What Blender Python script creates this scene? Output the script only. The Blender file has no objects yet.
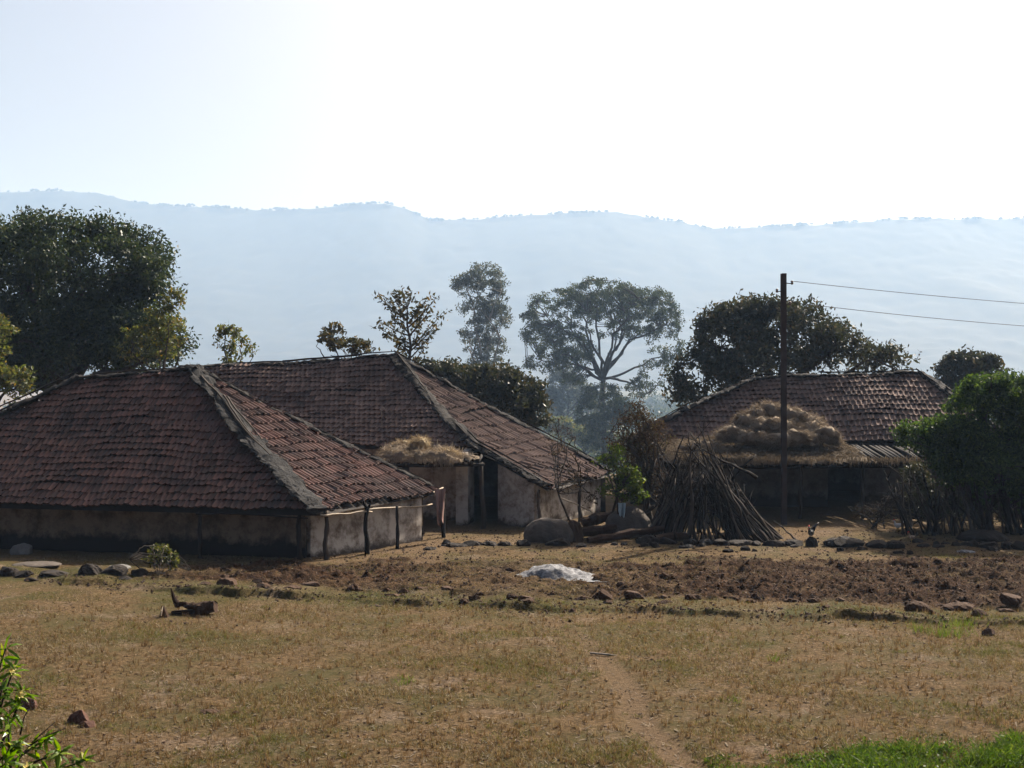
import bpy, math, random
import numpy as np
from mathutils import Vector, Quaternion
random.seed(4)

# ------------------------------------------------------------------ camera, sky, sun, exposure
SC = bpy.context.scene
F, HY, H = 1250.0, 372.0, 5.4            # focal length in pixels, horizon row, eye height
cam = bpy.data.cameras.new("camera")
cam.sensor_width = 36.0
cam.lens = F * 36.0 / 1024.0
cam.shift_y = (HY - 384.0) / 1024.0
cam.clip_start, cam.clip_end = 0.1, 9000.0
camo = bpy.data.objects.new("camera", cam)
SC.collection.objects.link(camo)
camo.location = (0, 0, H)
camo.rotation_euler = (math.radians(90), 0, 0)
SC.camera = camo

SUN_AZ, SUN_EL = math.radians(38), math.radians(38)       # azimuth from +Y towards +X
SUN_DIR = Vector((math.sin(SUN_AZ) * math.cos(SUN_EL), math.cos(SUN_AZ) * math.cos(SUN_EL), math.sin(SUN_EL)))
world = bpy.data.worlds.new("World")
SC.world = world
world.use_nodes = True
wn = world.node_tree.nodes
wn.clear()
sky = wn.new("ShaderNodeTexSky")
sky.sky_type = 'NISHITA'
sky.sun_disc = False
sky.sun_elevation = SUN_EL
sky.sun_rotation = SUN_AZ
sky.air_density = 0.7
sky.dust_density = 9.0
sky.ozone_density = 1.0
bg = wn.new("ShaderNodeBackground")
bg.inputs["Strength"].default_value = 0.053
wo = wn.new("ShaderNodeOutputWorld")
world.node_tree.links.new(sky.outputs[0], bg.inputs[0])
world.node_tree.links.new(bg.outputs[0], wo.inputs[0])

sun = bpy.data.lights.new("sun", 'SUN')
sun.energy = 5.0
sun.angle = math.radians(0.6)
sun.color = (1.0, 0.94, 0.86)
suno = bpy.data.objects.new("sun", sun)
SC.collection.objects.link(suno)
suno.location = (20, 40, 60)
suno.rotation_euler = (-SUN_DIR).to_track_quat('-Z', 'Y').to_euler()

SC.view_settings.view_transform = 'Standard'
SC.view_settings.look = 'None'
SC.view_settings.gamma = 1.0
SC.view_settings.exposure = 1.5
SC.render.engine = 'CYCLES'
SC.cycles.max_bounces = 6
SC.cycles.diffuse_bounces = 3
SC.cycles.transmission_bounces = 3
SC.cycles.volume_bounces = 1
SC.cycles.use_denoising = True

# ------------------------------------------------------------------ helpers
def at(x, y, Z):
    """pixel + distance -> a point in the place"""
    return np.array([(x - 512.0) / F * Z, Z, H + (HY - y) * Z / F])

def zpx(y):
    """distance of flat ground seen at image row y"""
    return F * H / (y - HY)

def _h2(ix, iy, s):
    n = (ix * 374761393 + iy * 668265263 + s * 974634137) & 0xffffffff
    n = ((n ^ (n >> 13)) * 1274126177) & 0xffffffff
    return ((n ^ (n >> 16)) & 0xffff) / 65535.0

def vnoise(x, y, s=0):
    x, y = np.asarray(x, float), np.asarray(y, float)
    ix, iy = np.floor(x).astype(np.int64), np.floor(y).astype(np.int64)
    fx, fy = x - ix, y - iy
    fx, fy = fx * fx * (3 - 2 * fx), fy * fy * (3 - 2 * fy)
    a = _h2(ix, iy, s) * (1 - fx) + _h2(ix + 1, iy, s) * fx
    b = _h2(ix, iy + 1, s) * (1 - fx) + _h2(ix + 1, iy + 1, s) * fx
    return (a * (1 - fy) + b * fy) * 2 - 1

def fbm(x, y, o=4, s=0):
    t, a = 0.0, 0.5
    for k in range(o):
        t = t + a * vnoise(np.asarray(x) * 2 ** k, np.asarray(y) * 2 ** k, s + 17 * k)
        a *= 0.5
    return t

def sstep(x):
    x = np.clip(x, 0, 1)
    return x * x * (3 - 2 * x)

class MB:
    """collects geometry, then links it as ONE mesh object"""
    def __init__(self):
        self.V, self.Fs, self.n = [], [], 0
    def add(self, V, faces, mat=0):
        V = np.asarray(V, float).reshape(-1, 3)
        faces = [faces] if isinstance(faces, np.ndarray) else list(faces)
        groups = {}
        for f in faces:
            if isinstance(f, np.ndarray) and f.ndim == 2:
                self.Fs.append((f.astype(np.int64) + self.n, mat))
            else:
                groups.setdefault(len(f), []).append(f)
        for k, g in groups.items():
            self.Fs.append((np.array(g, np.int64) + self.n, mat))
        self.V.append(V)
        self.n += len(V)
    def tube(self, P, R, sides=6, mat=0, cap=True, squash=None):
        P = np.asarray(P, float)
        R = np.broadcast_to(np.asarray(R, float), (len(P),))
        T = np.gradient(P, axis=0)
        T /= np.linalg.norm(T, axis=1)[:, None] + 1e-9
        ref = np.array([0, 0, 1.0]) if abs(T[:, 2]).mean() < 0.8 else np.array([1.0, 0, 0])
        A = np.cross(T, ref)
        A /= np.linalg.norm(A, axis=1)[:, None] + 1e-9
        B = np.cross(A, T)
        th = np.arange(sides) / sides * 2 * np.pi
        sa, sb = squash if squash is not None else (1, 1)
        V = P[:, None, :] + R[:, None, None] * (sa * np.cos(th)[None, :, None] * A[:, None, :] + sb * np.sin(th)[None, :, None] * B[:, None, :])
        n = len(P)
        i, j = np.meshgrid(np.arange(n - 1), np.arange(sides), indexing='ij')
        j2 = (j + 1) % sides
        q = np.stack([i * sides + j, i * sides + j2, (i + 1) * sides + j2, (i + 1) * sides + j], -1).reshape(-1, 4)
        fs = [q]
        if cap:
            fs += [list(range(sides))[::-1], [(n - 1) * sides + k for k in range(sides)]]
        self.add(V.reshape(-1, 3), fs, mat)
    def box(self, c, ax, ay, az, mat=0):
        c, ax, ay, az = [np.asarray(v, float) for v in (c, ax, ay, az)]
        V = [c + sx * ax + sy * ay + sz * az for sz in (-1, 1) for sy in (-1, 1) for sx in (-1, 1)]
        self.add(V, [[0, 2, 3, 1], [4, 5, 7, 6], [0, 1, 5, 4], [2, 6, 7, 3], [0, 4, 6, 2], [1, 3, 7, 5]], mat)
    def grid(self, G, mat=0, flip=False):
        n, m = G.shape[:2]
        i, j = np.meshgrid(np.arange(n - 1), np.arange(m - 1), indexing='ij')
        q = np.stack([i * m + j, i * m + j + 1, (i + 1) * m + j + 1, (i + 1) * m + j], -1).reshape(-1, 4)
        self.add(G.reshape(-1, 3), q[:, ::-1] if flip else q, mat)
    def leaves(self, C, size, rng, up=0.4, aspect=0.45, mat=0, out=None):
        """diamond leaves at points C"""
        n = len(C)
        d = rng.normal(size=(n, 3))
        if out is not None:
            d = d + out
        d[:, 2] -= 0.25
        d /= np.linalg.norm(d, axis=1)[:, None]
        nn = rng.normal(size=(n, 3))
        nn[:, 2] += up * 2
        s = np.cross(d, nn)
        s /= np.linalg.norm(s, axis=1)[:, None] + 1e-9
        L = size * rng.uniform(0.6, 1.3, n)[:, None]
        b, t = C - d * L * .5, C + d * L * .5
        m = C - d * L * .05
        V = np.stack([b, m + s * L * aspect * .5, t, m - s * L * aspect * .5], 1).reshape(-1, 3)
        self.add(V, np.arange(4 * n).reshape(-1, 4), mat)
    def build(self, name, mats, parent=None, origin=(0, 0, 0), smooth=False, attr=None):
        V = np.concatenate(self.V) - np.asarray(origin, float)
        me = bpy.data.meshes.new(name)
        me.vertices.add(len(V))
        me.vertices.foreach_set("co", V.astype(np.float32).ravel())
        nl = sum(f.size for f, _ in self.Fs)
        npol = sum(len(f) for f, _ in self.Fs)
        me.loops.add(nl)
        me.polygons.add(npol)
        me.loops.foreach_set("vertex_index", np.concatenate([f.ravel() for f, _ in self.Fs]).astype(np.int32))
        tot = np.concatenate([np.full(len(f), f.shape[1]) for f, _ in self.Fs])
        start = np.concatenate([[0], np.cumsum(tot)[:-1]])
        me.polygons.foreach_set("loop_start", start.astype(np.int32))
        me.polygons.foreach_set("loop_total", tot.astype(np.int32))
        me.polygons.foreach_set("material_index", np.concatenate([np.full(len(f), m) for f, m in self.Fs]).astype(np.int32))
        me.polygons.foreach_set("use_smooth", np.full(npol, smooth))
        for m in (mats if isinstance(mats, (list, tuple)) else [mats]):
            me.materials.append(m)
        me.update(calc_edges=True)
        me.validate()
        if attr is not None:
            a = me.color_attributes.new("zone", 'FLOAT_COLOR', 'POINT')
            a.data.foreach_set("color", attr.astype(np.float32).ravel())
        o = bpy.data.objects.new(name, me)
        SC.collection.objects.link(o)
        if parent is not None:
            o.parent = parent
        else:
            o.location = origin
        return o

def tag(o, label=None, cat=None, group=None, kind=None):
    for k, v in (("label", label), ("category", cat), ("group", group), ("kind", kind)):
        if v:
            o[k] = v
    return o

def thing(name, loc, label, cat, group=None):
    o = bpy.data.objects.new(name, None)
    SC.collection.objects.link(o)
    o.location = [float(v) for v in loc]
    o.empty_display_size = 0.3
    return tag(o, label, cat, group)

def copy_tree(o, parent=None):
    c = o.copy()
    SC.collection.objects.link(c)
    c.parent = parent
    for ch in list(o.children):
        copy_tree(ch, c)
    return c

# ------------------------------------------------------------------ materials
def nodes_of(name):
    m = bpy.data.materials.new(name)
    m.use_nodes = True
    nt = m.node_tree
    nt.nodes.clear()
    out = nt.nodes.new("ShaderNodeOutputMaterial")
    def N(t, **kw):
        n = nt.nodes.new("ShaderNode" + t)
        for k, v in kw.items():
            if k.startswith("i_"):
                key = k[2:]
                n.inputs[int(key) if key.isdigit() else key.replace("_", " ")].default_value = v
            else:
                setattr(n, k, v)
        return n
    return m, nt, N, nt.links.new, out

def ramp(N, stops, interp='LINEAR'):
    r = N("ValToRGB")
    r.color_ramp.interpolation = interp
    e = r.color_ramp.elements
    while len(e) < len(stops):
        e.new(0.5)
    for k, (p, c) in enumerate(stops):
        e[k].position = p
        e[k].color = (*c, 1)
    return r

def mat_noise(name, stops, scale=4.0, rough=0.9, bump=0.3, bump_scale=None, detail=6, island=0.0, dist=0.02, stretch=None, objrand=0.0, transl=0.0):
    """rough surface: a ramp over noise, optionally shifted per loose piece"""
    m, nt, N, L, out = nodes_of(name)
    tc = N("TexCoord")
    src = tc.outputs["Object"]
    if stretch:
        mp = N("Mapping")
        mp.inputs["Scale"].default_value = stretch
        L(src, mp.inputs[0])
        src = mp.outputs[0]
    nz = N("TexNoise", i_Scale=scale, i_Detail=detail, i_Roughness=0.65)
    L(src, nz.inputs["Vector"])
    val = nz.outputs["Fac"]
    if island:
        g = N("NewGeometry")
        mx = N("Mix", data_type='FLOAT')
        mx.inputs[0].default_value = island
        L(val, mx.inputs[2])
        L(g.outputs["Random Per Island"], mx.inputs[3])
        val = mx.outputs[0]
    if objrand:
        oi = N("ObjectInfo")
        mx = N("Mix", data_type='FLOAT')
        mx.inputs[0].default_value = objrand
        L(val, mx.inputs[2])
        L(oi.outputs["Random"], mx.inputs[3])
        val = mx.outputs[0]
    r = ramp(N, stops)
    L(val, r.inputs[0])
    p = N("BsdfPrincipled")
    p.inputs["Roughness"].default_value = rough
    p.inputs["Specular IOR Level"].default_value = 0.2
    L(r.outputs[0], p.inputs["Base Color"])
    if bump:
        nb = N("TexNoise", i_Scale=bump_scale or scale * 5, i_Detail=5, i_Roughness=0.7)
        L(src, nb.inputs["Vector"])
        b = N("Bump", i_Strength=bump, i_Distance=dist)
        L(nb.outputs["Fac"], b.inputs["Height"])
        L(b.outputs[0], p.inputs["Normal"])
    if transl:
        t = N("BsdfTranslucent")
        L(r.outputs[0], t.inputs[0])
        mxs = N("MixShader")
        mxs.inputs[0].default_value = transl
        L(p.outputs[0], mxs.inputs[1]); L(t.outputs[0], mxs.inputs[2])
        L(mxs.outputs[0], out.inputs[0])
    else:
        L(p.outputs[0], out.inputs[0])
    return m

def mat_leaf(name, stops, transl=0.35, gloss=0.06, rough=0.45):
    """leaf: colour varies from leaf to leaf, some light comes through"""
    m, nt, N, L, out = nodes_of(name)
    g = N("NewGeometry")
    r = ramp(N, stops)
    L(g.outputs["Random Per Island"], r.inputs[0])
    d = N("BsdfDiffuse")
    t = N("BsdfTranslucent")
    L(r.outputs[0], d.inputs[0])
    hs = N("HueSaturation", i_Saturation=1.15, i_Value=1.35)
    L(r.outputs[0], hs.inputs["Color"])
    L(hs.outputs[0], t.inputs[0])
    m1 = N("MixShader")
    m1.inputs[0].default_value = transl
    L(d.outputs[0], m1.inputs[1]); L(t.outputs[0], m1.inputs[2])
    gl = N("BsdfGlossy")
    gl.inputs["Roughness"].default_value = rough
    m2 = N("MixShader")
    m2.inputs[0].default_value = gloss * .35
    L(m1.outputs[0], m2.inputs[1]); L(gl.outputs[0], m2.inputs[2])
    L(m2.outputs[0], out.inputs[0])
    return m

M = {}
M['tile'] = mat_noise("clay_tile", [(0.2, (0.03415, 0.02446, 0.02212)), (.4, (0.0683, 0.04328, 0.03594)), (.55, (0.1155, 0.06397, 0.05068)), (.75, (0.1758, 0.09032, 0.07096)), (.95, (0.2411, 0.1411, 0.1106))], .75, .85, .5, 14, island=.2)
M['tile_old'] = mat_noise("weathered_tile", [(0.2, (.042, .032, .028)), (.4, (.09, .061, .05)), (.58, (.155, .104, .084)), (.9, (.25, .18, .145))], 0.9, .95, .5, 14, island=.2)
M['deck'] = mat_noise("roof_underlay", [(0, (0.014, 0.0105, 0.0084)), (1, (0.035, 0.0266, 0.021))], 3)
M['cap'] = mat_noise("hip_mortar", [(.25, (0.00868, 0.00837, 0.00837)), (.5, (0.0248, 0.02356, 0.02294)), (.75, (0.0558, 0.0527, 0.05084)), (.95, (0.093, 0.0868, 0.08432))], 3.2, .95, 1, 16, dist=.08)
M['thatch'] = mat_noise("grey_thatch", [(.2, (0.0112, 0.0096, 0.0088)), (.6, (0.0304, 0.0264, 0.0232)), (.95, (0.068, 0.0608, 0.0528))], 3.0, .95, .9, 18, dist=.06)
M['bark'] = mat_noise("bark", [(.25, (0.0175, 0.014, 0.0112)), (.6, (0.049, 0.0385, 0.0294)), (.9, (0.091, 0.0735, 0.056))], 6, .95, .8, 30, stretch=(1, 1, .25))
M['palebark'] = mat_noise("pale_bark", [(.2, (.1, .085, .07)), (.7, (.26, .23, .19))], 5, .9, .5, 24, stretch=(1, 1, .3))
M['stick'] = mat_noise("dry_stick", [(.15, (0.0096, 0.0072, 0.006)), (.5, (0.0272, 0.0208, 0.016)), (.8, (0.06, 0.0464, 0.036)), (.97, (0.136, 0.108, 0.084))], 3, .95, .6, 26, objrand=.72)
M['bamboo'] = mat_noise("bamboo", [(.2, (0.15, 0.1125, 0.075)), (.8, (0.315, 0.2625, 0.195))], 4, .7, .3, 20)
M['stone'] = mat_noise("field_stone", [(.2, (0.00945, 0.007128, 0.006026)), (.55, (0.02646, 0.02031, 0.01607)), (.9, (0.06048, 0.04814, 0.0385))], 2.2, .95, .9, 9, dist=.06)
M['boulder'] = mat_noise("boulder_stone", [(.2, (.05, .041, .034)), (.55, (.085, .069, .057)), (.9, (.15, .125, .105))], 2.4, .95, .8, 12, dist=.05)
M['redstone'] = mat_noise("red_stone", [(.2, (0.0375, 0.01875, 0.0135)), (.6, (0.0975, 0.04875, 0.03375)), (.9, (0.15, 0.0825, 0.06))], 3, .95, .9, 12, dist=.04)
M['palestone'] = mat_noise("pale_stone", [(.2, (0.0861, 0.07995, 0.0738)), (.8, (0.2091, 0.1968, 0.1845))], 3, .95, .7, 10, dist=.04)
M['clod'] = mat_noise("dark_clod", [(.2, (.018, .01, .006)), (.6, (.05, .027, .016)), (.95, (.1, .06, .036))], 3, 1, .9, 14, island=.4, dist=.05)
M['steel'] = mat_noise("rusty_steel", [(.2, (.03, .022, .02)), (.7, (.065, .045, .038)), (.95, (.12, .075, .055))], 3, .75, .2, 40)
M['porcelain'] = mat_noise("insulator_glaze", [(0, (.08, .05, .04)), (1, (.14, .1, .08))], 4, .3, 0)
M['wire'] = mat_noise("aluminium_wire", [(0, (.05, .05, .055)), (1, (.08, .08, .085))], 4, 1.0, 0)
M['ash'] = mat_noise("pale_heap", [(.34, (.06, .06, .064)), (.48, (.15, .15, .156)), (.62, (.24, .24, .247))], 7, .9, .9, 12, dist=.06)
M['cloth'] = mat_noise("faded_cloth", [(.2, (0.225, 0.12, 0.0975)), (.8, (0.375, 0.27, 0.24))], 3, .9, .3, 30)
M['blue'] = mat_noise("pale_blue_cloth", [(.2, (0.1875, 0.285, 0.3375)), (.8, (0.375, 0.465, 0.51))], 4, .8, .2, 30)
M['straw'] = mat_noise("straw", [(.15, (.12, .084, .045)), (.5, (.33, .245, .14)), (.9, (.55, .44, .28))], 2.5, .9, .9, 40, island=.5, dist=.05, transl=.25)
M['straw_mid'] = mat_noise("weathered_straw", [(.15, (0.07904, 0.05881, 0.03931)), (.5, (0.2371, 0.1825, 0.1256)), (.9, (0.4545, 0.3752, 0.2839))], 2.4, .95, .9, 40, island=.45, dist=.06, transl=.2)
M['straw_dull'] = mat_noise("dull_straw", [(.15, (.05, .037, .024)), (.5, (.14, .105, .068)), (.9, (.29, .23, .16))], 2.0, .95, .9, 40, island=.45, dist=.06, transl=.2)
M['mango'] = mat_leaf("mango_leaf", [(0, (0.01304, 0.02173, 0.008694)), (.5, (0.02391, 0.03695, 0.01196)), (.85, (0.03912, 0.05216, 0.01631)), (1, (0.0652, 0.07173, 0.02391))], .25, .07)
M['yellow_leaf'] = mat_leaf("yellowing_leaf", [(0, (0.0405, 0.0551, 0.0144)), (.5, (0.07425, 0.087, 0.0216)), (.85, (0.1215, 0.116, 0.03)), (1, (0.162, 0.1087, 0.03))], .4, .06)
M['sapling'] = mat_leaf("olive_leaf", [(0, (0.0175, 0.0182, 0.0077)), (.6, (0.035, 0.0336, 0.0126)), (1, (0.091, 0.063, 0.0175))], .35, .06)
M['grey_leaf'] = mat_leaf("grey_green_leaf", [(0, (0.0294, 0.03626, 0.0196)), (.6, (0.0539, 0.06174, 0.03332)), (1, (0.0882, 0.0931, 0.0539))], .3, .1)
M['fig'] = mat_leaf("fig_leaf", [(0, (0.0217, 0.03038, 0.01519)), (.6, (0.03798, 0.05099, 0.0217)), (1, (0.07053, 0.07812, 0.03255))], .3, .08)
M['dark_leaf'] = mat_leaf("dull_leaf", [(0, (0.01547, 0.02002, 0.0091)), (.6, (0.02912, 0.03185, 0.01456)), (.9, (0.05005, 0.0455, 0.02184)), (1, (0.0728, 0.0546, 0.0273))], .28, .09)
M['creeper'] = mat_leaf("creeper_leaf", [(0, (.018, .032, .009)), (.6, (.034, .058, .014)), (.9, (.065, .095, .022)), (1, (.1, .13, .03))], .42, .05)
M['rust_leaf'] = mat_leaf("rusty_leaf", [(0, (.03, .022, .014)), (.5, (.05, .032, .019)), (.8, (.07, .045, .024)), (1, (.05, .052, .02))], .25, .03)
M['lime_leaf'] = mat_leaf("bright_leaf", [(0, (0.04, 0.068, 0.012)), (.7, (0.08, 0.112, 0.02)), (1, (0.136, 0.152, 0.032))], .45, .05)
M['fresh_leaf'] = mat_leaf("fresh_leaf", [(0, (0.048, 0.096, 0.0096)), (.6, (0.088, 0.152, 0.016)), (.9, (0.16, 0.208, 0.024)), (1, (0.24, 0.224, 0.04))], .5, .06, .35)
M['dry_grass'] = mat_leaf("dry_grass_blade", [(0, (0.06111, 0.05425, 0.01935)), (.25, (0.09162, 0.0734, 0.02903)), (.5, (0.1467, 0.1053, 0.05159)), (.75, (0.1833, 0.1404, 0.07741)), (.92, (0.2323, 0.1915, 0.1225)), (1, (0.104, 0.05425, 0.0258))], .35, .03)
M['stubble'] = mat_leaf("stubble_blade", [(0, (0.04485, 0.02571, 0.01242)), (.4, (0.0897, 0.05439, 0.02691)), (.8, (0.1525, 0.1038, 0.05382)), (1, (0.2153, 0.1681, 0.1035))], .35, .02)
M['olive_grass'] = mat_leaf("olive_grass_blade", [(0, (0.04073, 0.04753, 0.01222)), (.5, (0.07468, 0.07468, 0.02037)), (1, (0.1222, 0.1086, 0.03734))], .4, .03)
M['green_grass'] = mat_leaf("green_grass_blade", [(0, (.026, .046, .009)), (.6, (.046, .08, .013)), (1, (.1, .125, .025))], .45, .04)
M['petal'] = mat_leaf("pale_petal", [(0, (.6, .5, .2)), (1, (.75, .68, .4))], .4, .03)

def mat_wall(name, hi, lo, dado, edge, soft=.12):
    """mud plaster with an irregular darker daubed band along the foot"""
    m, nt, N, L, out = nodes_of(name)
    tc = N("TexCoord")
    n1 = N("TexNoise", i_Scale=1.6, i_Detail=8, i_Roughness=.75)
    n2 = N("TexNoise", i_Scale=9.0, i_Detail=5, i_Roughness=.7)
    L(tc.outputs["Object"], n1.inputs["Vector"]); L(tc.outputs["Object"], n2.inputs["Vector"])
    r = ramp(N, [(.38, lo), (.56, hi)])
    L(n1.outputs["Fac"], r.inputs[0])
    sx = N("SeparateXYZ")
    L(tc.outputs["Object"], sx.inputs[0])
    a = N("Math", operation='MULTIPLY_ADD'); a.inputs[1].default_value = .9; L(n1.outputs["Fac"], a.inputs[0]); L(sx.outputs[2], a.inputs[2])
    mr = N("MapRange"); mr.inputs[1].default_value = edge + .45 - soft; mr.inputs[2].default_value = edge + .45 + soft
    mr.inputs[3].default_value = 1; mr.inputs[4].default_value = 0
    L(a.outputs[0], mr.inputs[0])
    mx = N("Mix", data_type='RGBA')
    L(mr.outputs[0], mx.inputs[0]); L(r.outputs[0], mx.inputs[6]); mx.inputs[7].default_value = (*dado, 1)
    p = N("BsdfPrincipled"); p.inputs["Roughness"].default_value = .95; p.inputs["Specular IOR Level"].default_value = .1
    L(mx.outputs[2], p.inputs["Base Color"])
    b = N("Bump", i_Strength=.5, i_Distance=.03)
    L(n2.outputs["Fac"], b.inputs["Height"]); L(b.outputs[0], p.inputs["Normal"])
    L(p.outputs[0], out.inputs[0])
    return m
M['wall_brown'] = mat_wall("mud_wall_brown", (.19, .145, .1), (.07, .053, .037), (.013, .011, .01), .5)
M['wall_grey'] = mat_wall("mud_wall_grey", (.46, .42, .37), (.15, .12, .095), (.07, .056, .045), .16)
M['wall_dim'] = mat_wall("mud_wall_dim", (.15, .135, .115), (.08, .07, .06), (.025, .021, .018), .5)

def mat_ground():
    m, nt, N, L, out = nodes_of("field_soil")
    tc = N("TexCoord")
    at_ = N("Attribute", attribute_name="zone")
    sp = N("SeparateColor")
    L(at_.outputs["Color"], sp.inputs[0])
    def noise(s, d=6, r=.7):
        n = N("TexNoise", i_Scale=s, i_Detail=d, i_Roughness=r)
        L(tc.outputs["Object"], n.inputs["Vector"])
        return n.outputs["Fac"]
    big, mid, fine = noise(.45, 8, .75), noise(1.4), noise(13, 8, .8)
    bare = noise(.62, 7, .72)
    grain = noise(45, 4, .8)
    r1 = ramp(N, [(.3, (0.06274, 0.0414, 0.01656)), (.46, (0.1012, 0.06417, 0.02898)), (.6, (0.1366, 0.09108, 0.04761)), (.74, (0.1771, 0.1242, 0.07452))])
    L(mid, r1.inputs[0])
    r2 = ramp(N, [(.37, (0.008096, 0.00621, 0.003105)), (.46, (0.0587, 0.03829, 0.0176)), (.54, (0.1265, 0.08177, 0.04037)), (.61, (0.1923, 0.1304, 0.07555)), (.7, (0.334, 0.2432, 0.1604))])
    L(fine, r2.inputs[0])
    m1 = N("Mix", data_type='RGBA'); m1.inputs[0].default_value = .72
    L(r1.outputs[0], m1.inputs[6]); L(r2.outputs[0], m1.inputs[7])
    # olive growth
    rg = ramp(N, [(.45, (0, 0, 0)), (.62, (1, 1, 1))])
    L(big, rg.inputs[0])
    mg = N("Math", operation='MULTIPLY'); mg.inputs[1].default_value = .75; L(rg.outputs[0], mg.inputs[0])
    mg2 = N("Math", operation='ADD'); mg2.use_clamp = True; L(mg.outputs[0], mg2.inputs[0])
    mgb = N("Math", operation='MULTIPLY'); mgb.inputs[1].default_value = .6; L(sp.outputs[2], mgb.inputs[0]); L(mgb.outputs[0], mg2.inputs[1])
    m2 = N("Mix", data_type='RGBA'); L(mg2.outputs[0], m2.inputs[0]); L(m1.outputs[2], m2.inputs[6]); m2.inputs[7].default_value = (.055, .053, .018, 1)
    rb = ramp(N, [(.53, (0, 0, 0)), (.66, (.8, .8, .8))]); L(bare, rb.inputs[0])
    rbc = ramp(N, [(.36, (0.066, 0.045, 0.0288)), (.5, (0.1408, 0.1017, 0.0702)), (.66, (0.2464, 0.189, 0.1395))]); L(fine, rbc.inputs[0])
    m2b = N("Mix", data_type='RGBA'); L(rb.outputs[0], m2b.inputs[0]); L(m2.outputs[2], m2b.inputs[6]); L(rbc.outputs[0], m2b.inputs[7])
    # path
    rp = ramp(N, [(.36, (0.082, 0.0528, 0.0285)), (.65, (0.164, 0.1118, 0.0665))]); L(fine, rp.inputs[0])
    m3 = N("Mix", data_type='RGBA'); L(sp.outputs[1], m3.inputs[0]); L(m2b.outputs[2], m3.inputs[6]); L(rp.outputs[0], m3.inputs[7])
    # ploughed soil
    rs = ramp(N, [(.36, (.006, .003, .0015)), (.5, (.033, .017, .0085)), (.62, (.08, .044, .023)), (.76, (.16, .1, .055))]); L(fine, rs.inputs[0])
    m4 = N("Mix", data_type='RGBA'); L(sp.outputs[0], m4.inputs[0]); L(m3.outputs[2], m4.inputs[6]); L(rs.outputs[0], m4.inputs[7])
    p = N("BsdfPrincipled"); p.inputs["Roughness"].default_value = 1; p.inputs["Specular IOR Level"].default_value = .05
    L(m4.outputs[2], p.inputs["Base Color"])
    b1 = N("Bump", i_Strength=1.0, i_Distance=.09); L(fine, b1.inputs["Height"])
    b2 = N("Bump", i_Strength=.6, i_Distance=.012); L(grain, b2.inputs["Height"]); L(b1.outputs[0], b2.inputs["Normal"])
    L(b2.outputs[0], p.inputs["Normal"])
    L(p.outputs[0], out.inputs[0])
    return m
M['ground'] = mat_ground()
M['hill'] = mat_noise("hill_scrub", [(.3, (0.0084, 0.0098, 0.0063)), (.5, (0.0119, 0.014, 0.0084)), (.7, (0.0168, 0.0182, 0.0105))], .02, 1, .0, detail=9)
M['ridgewood'] = mat_noise("ridge_wood", [(.3, (.014, .018, .01)), (.7, (.028, .03, .016))], .05, 1, 0)

# ------------------------------------------------------------------ ground
def bline(pts):
    xs = [((px - 512) / F) * zpx(py) for px, py in pts]
    ys = [zpx(py) for px, py in pts]
    o = np.argsort(xs)
    xs, ys = np.array(xs)[o], np.array(ys)[o]
    return lambda x: np.interp(x, xs, ys)
BUND = bline([(-60, 572), (60, 580), (240, 595), (400, 602), (480, 606), (560, 610), (620, 611), (700, 615), (850, 621), (950, 625), (1090, 630)])
PL_N = bline([(150, 582), (200, 585), (300, 592), (430, 598), (560, 606), (640, 604), (750, 606), (850, 611), (1090, 613)])
PL_F = bline([(150, 570), (200, 564), (320, 562), (400, 558), (500, 562), (560, 560), (640, 562), (700, 557), (800, 556), (900, 555), (1090, 556)])
PATH_PX = [(705, 800), (690, 765), (668, 742), (648, 722), (634, 700), (622, 680), (608, 660), (588, 645), (560, 630), (545, 622)]
PATH_Y = np.array([zpx(p[1]) for p in PATH_PX]); PATH_X = np.array([(p[0] - 512) / F * zpx(p[1]) for p in PATH_PX])

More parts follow.
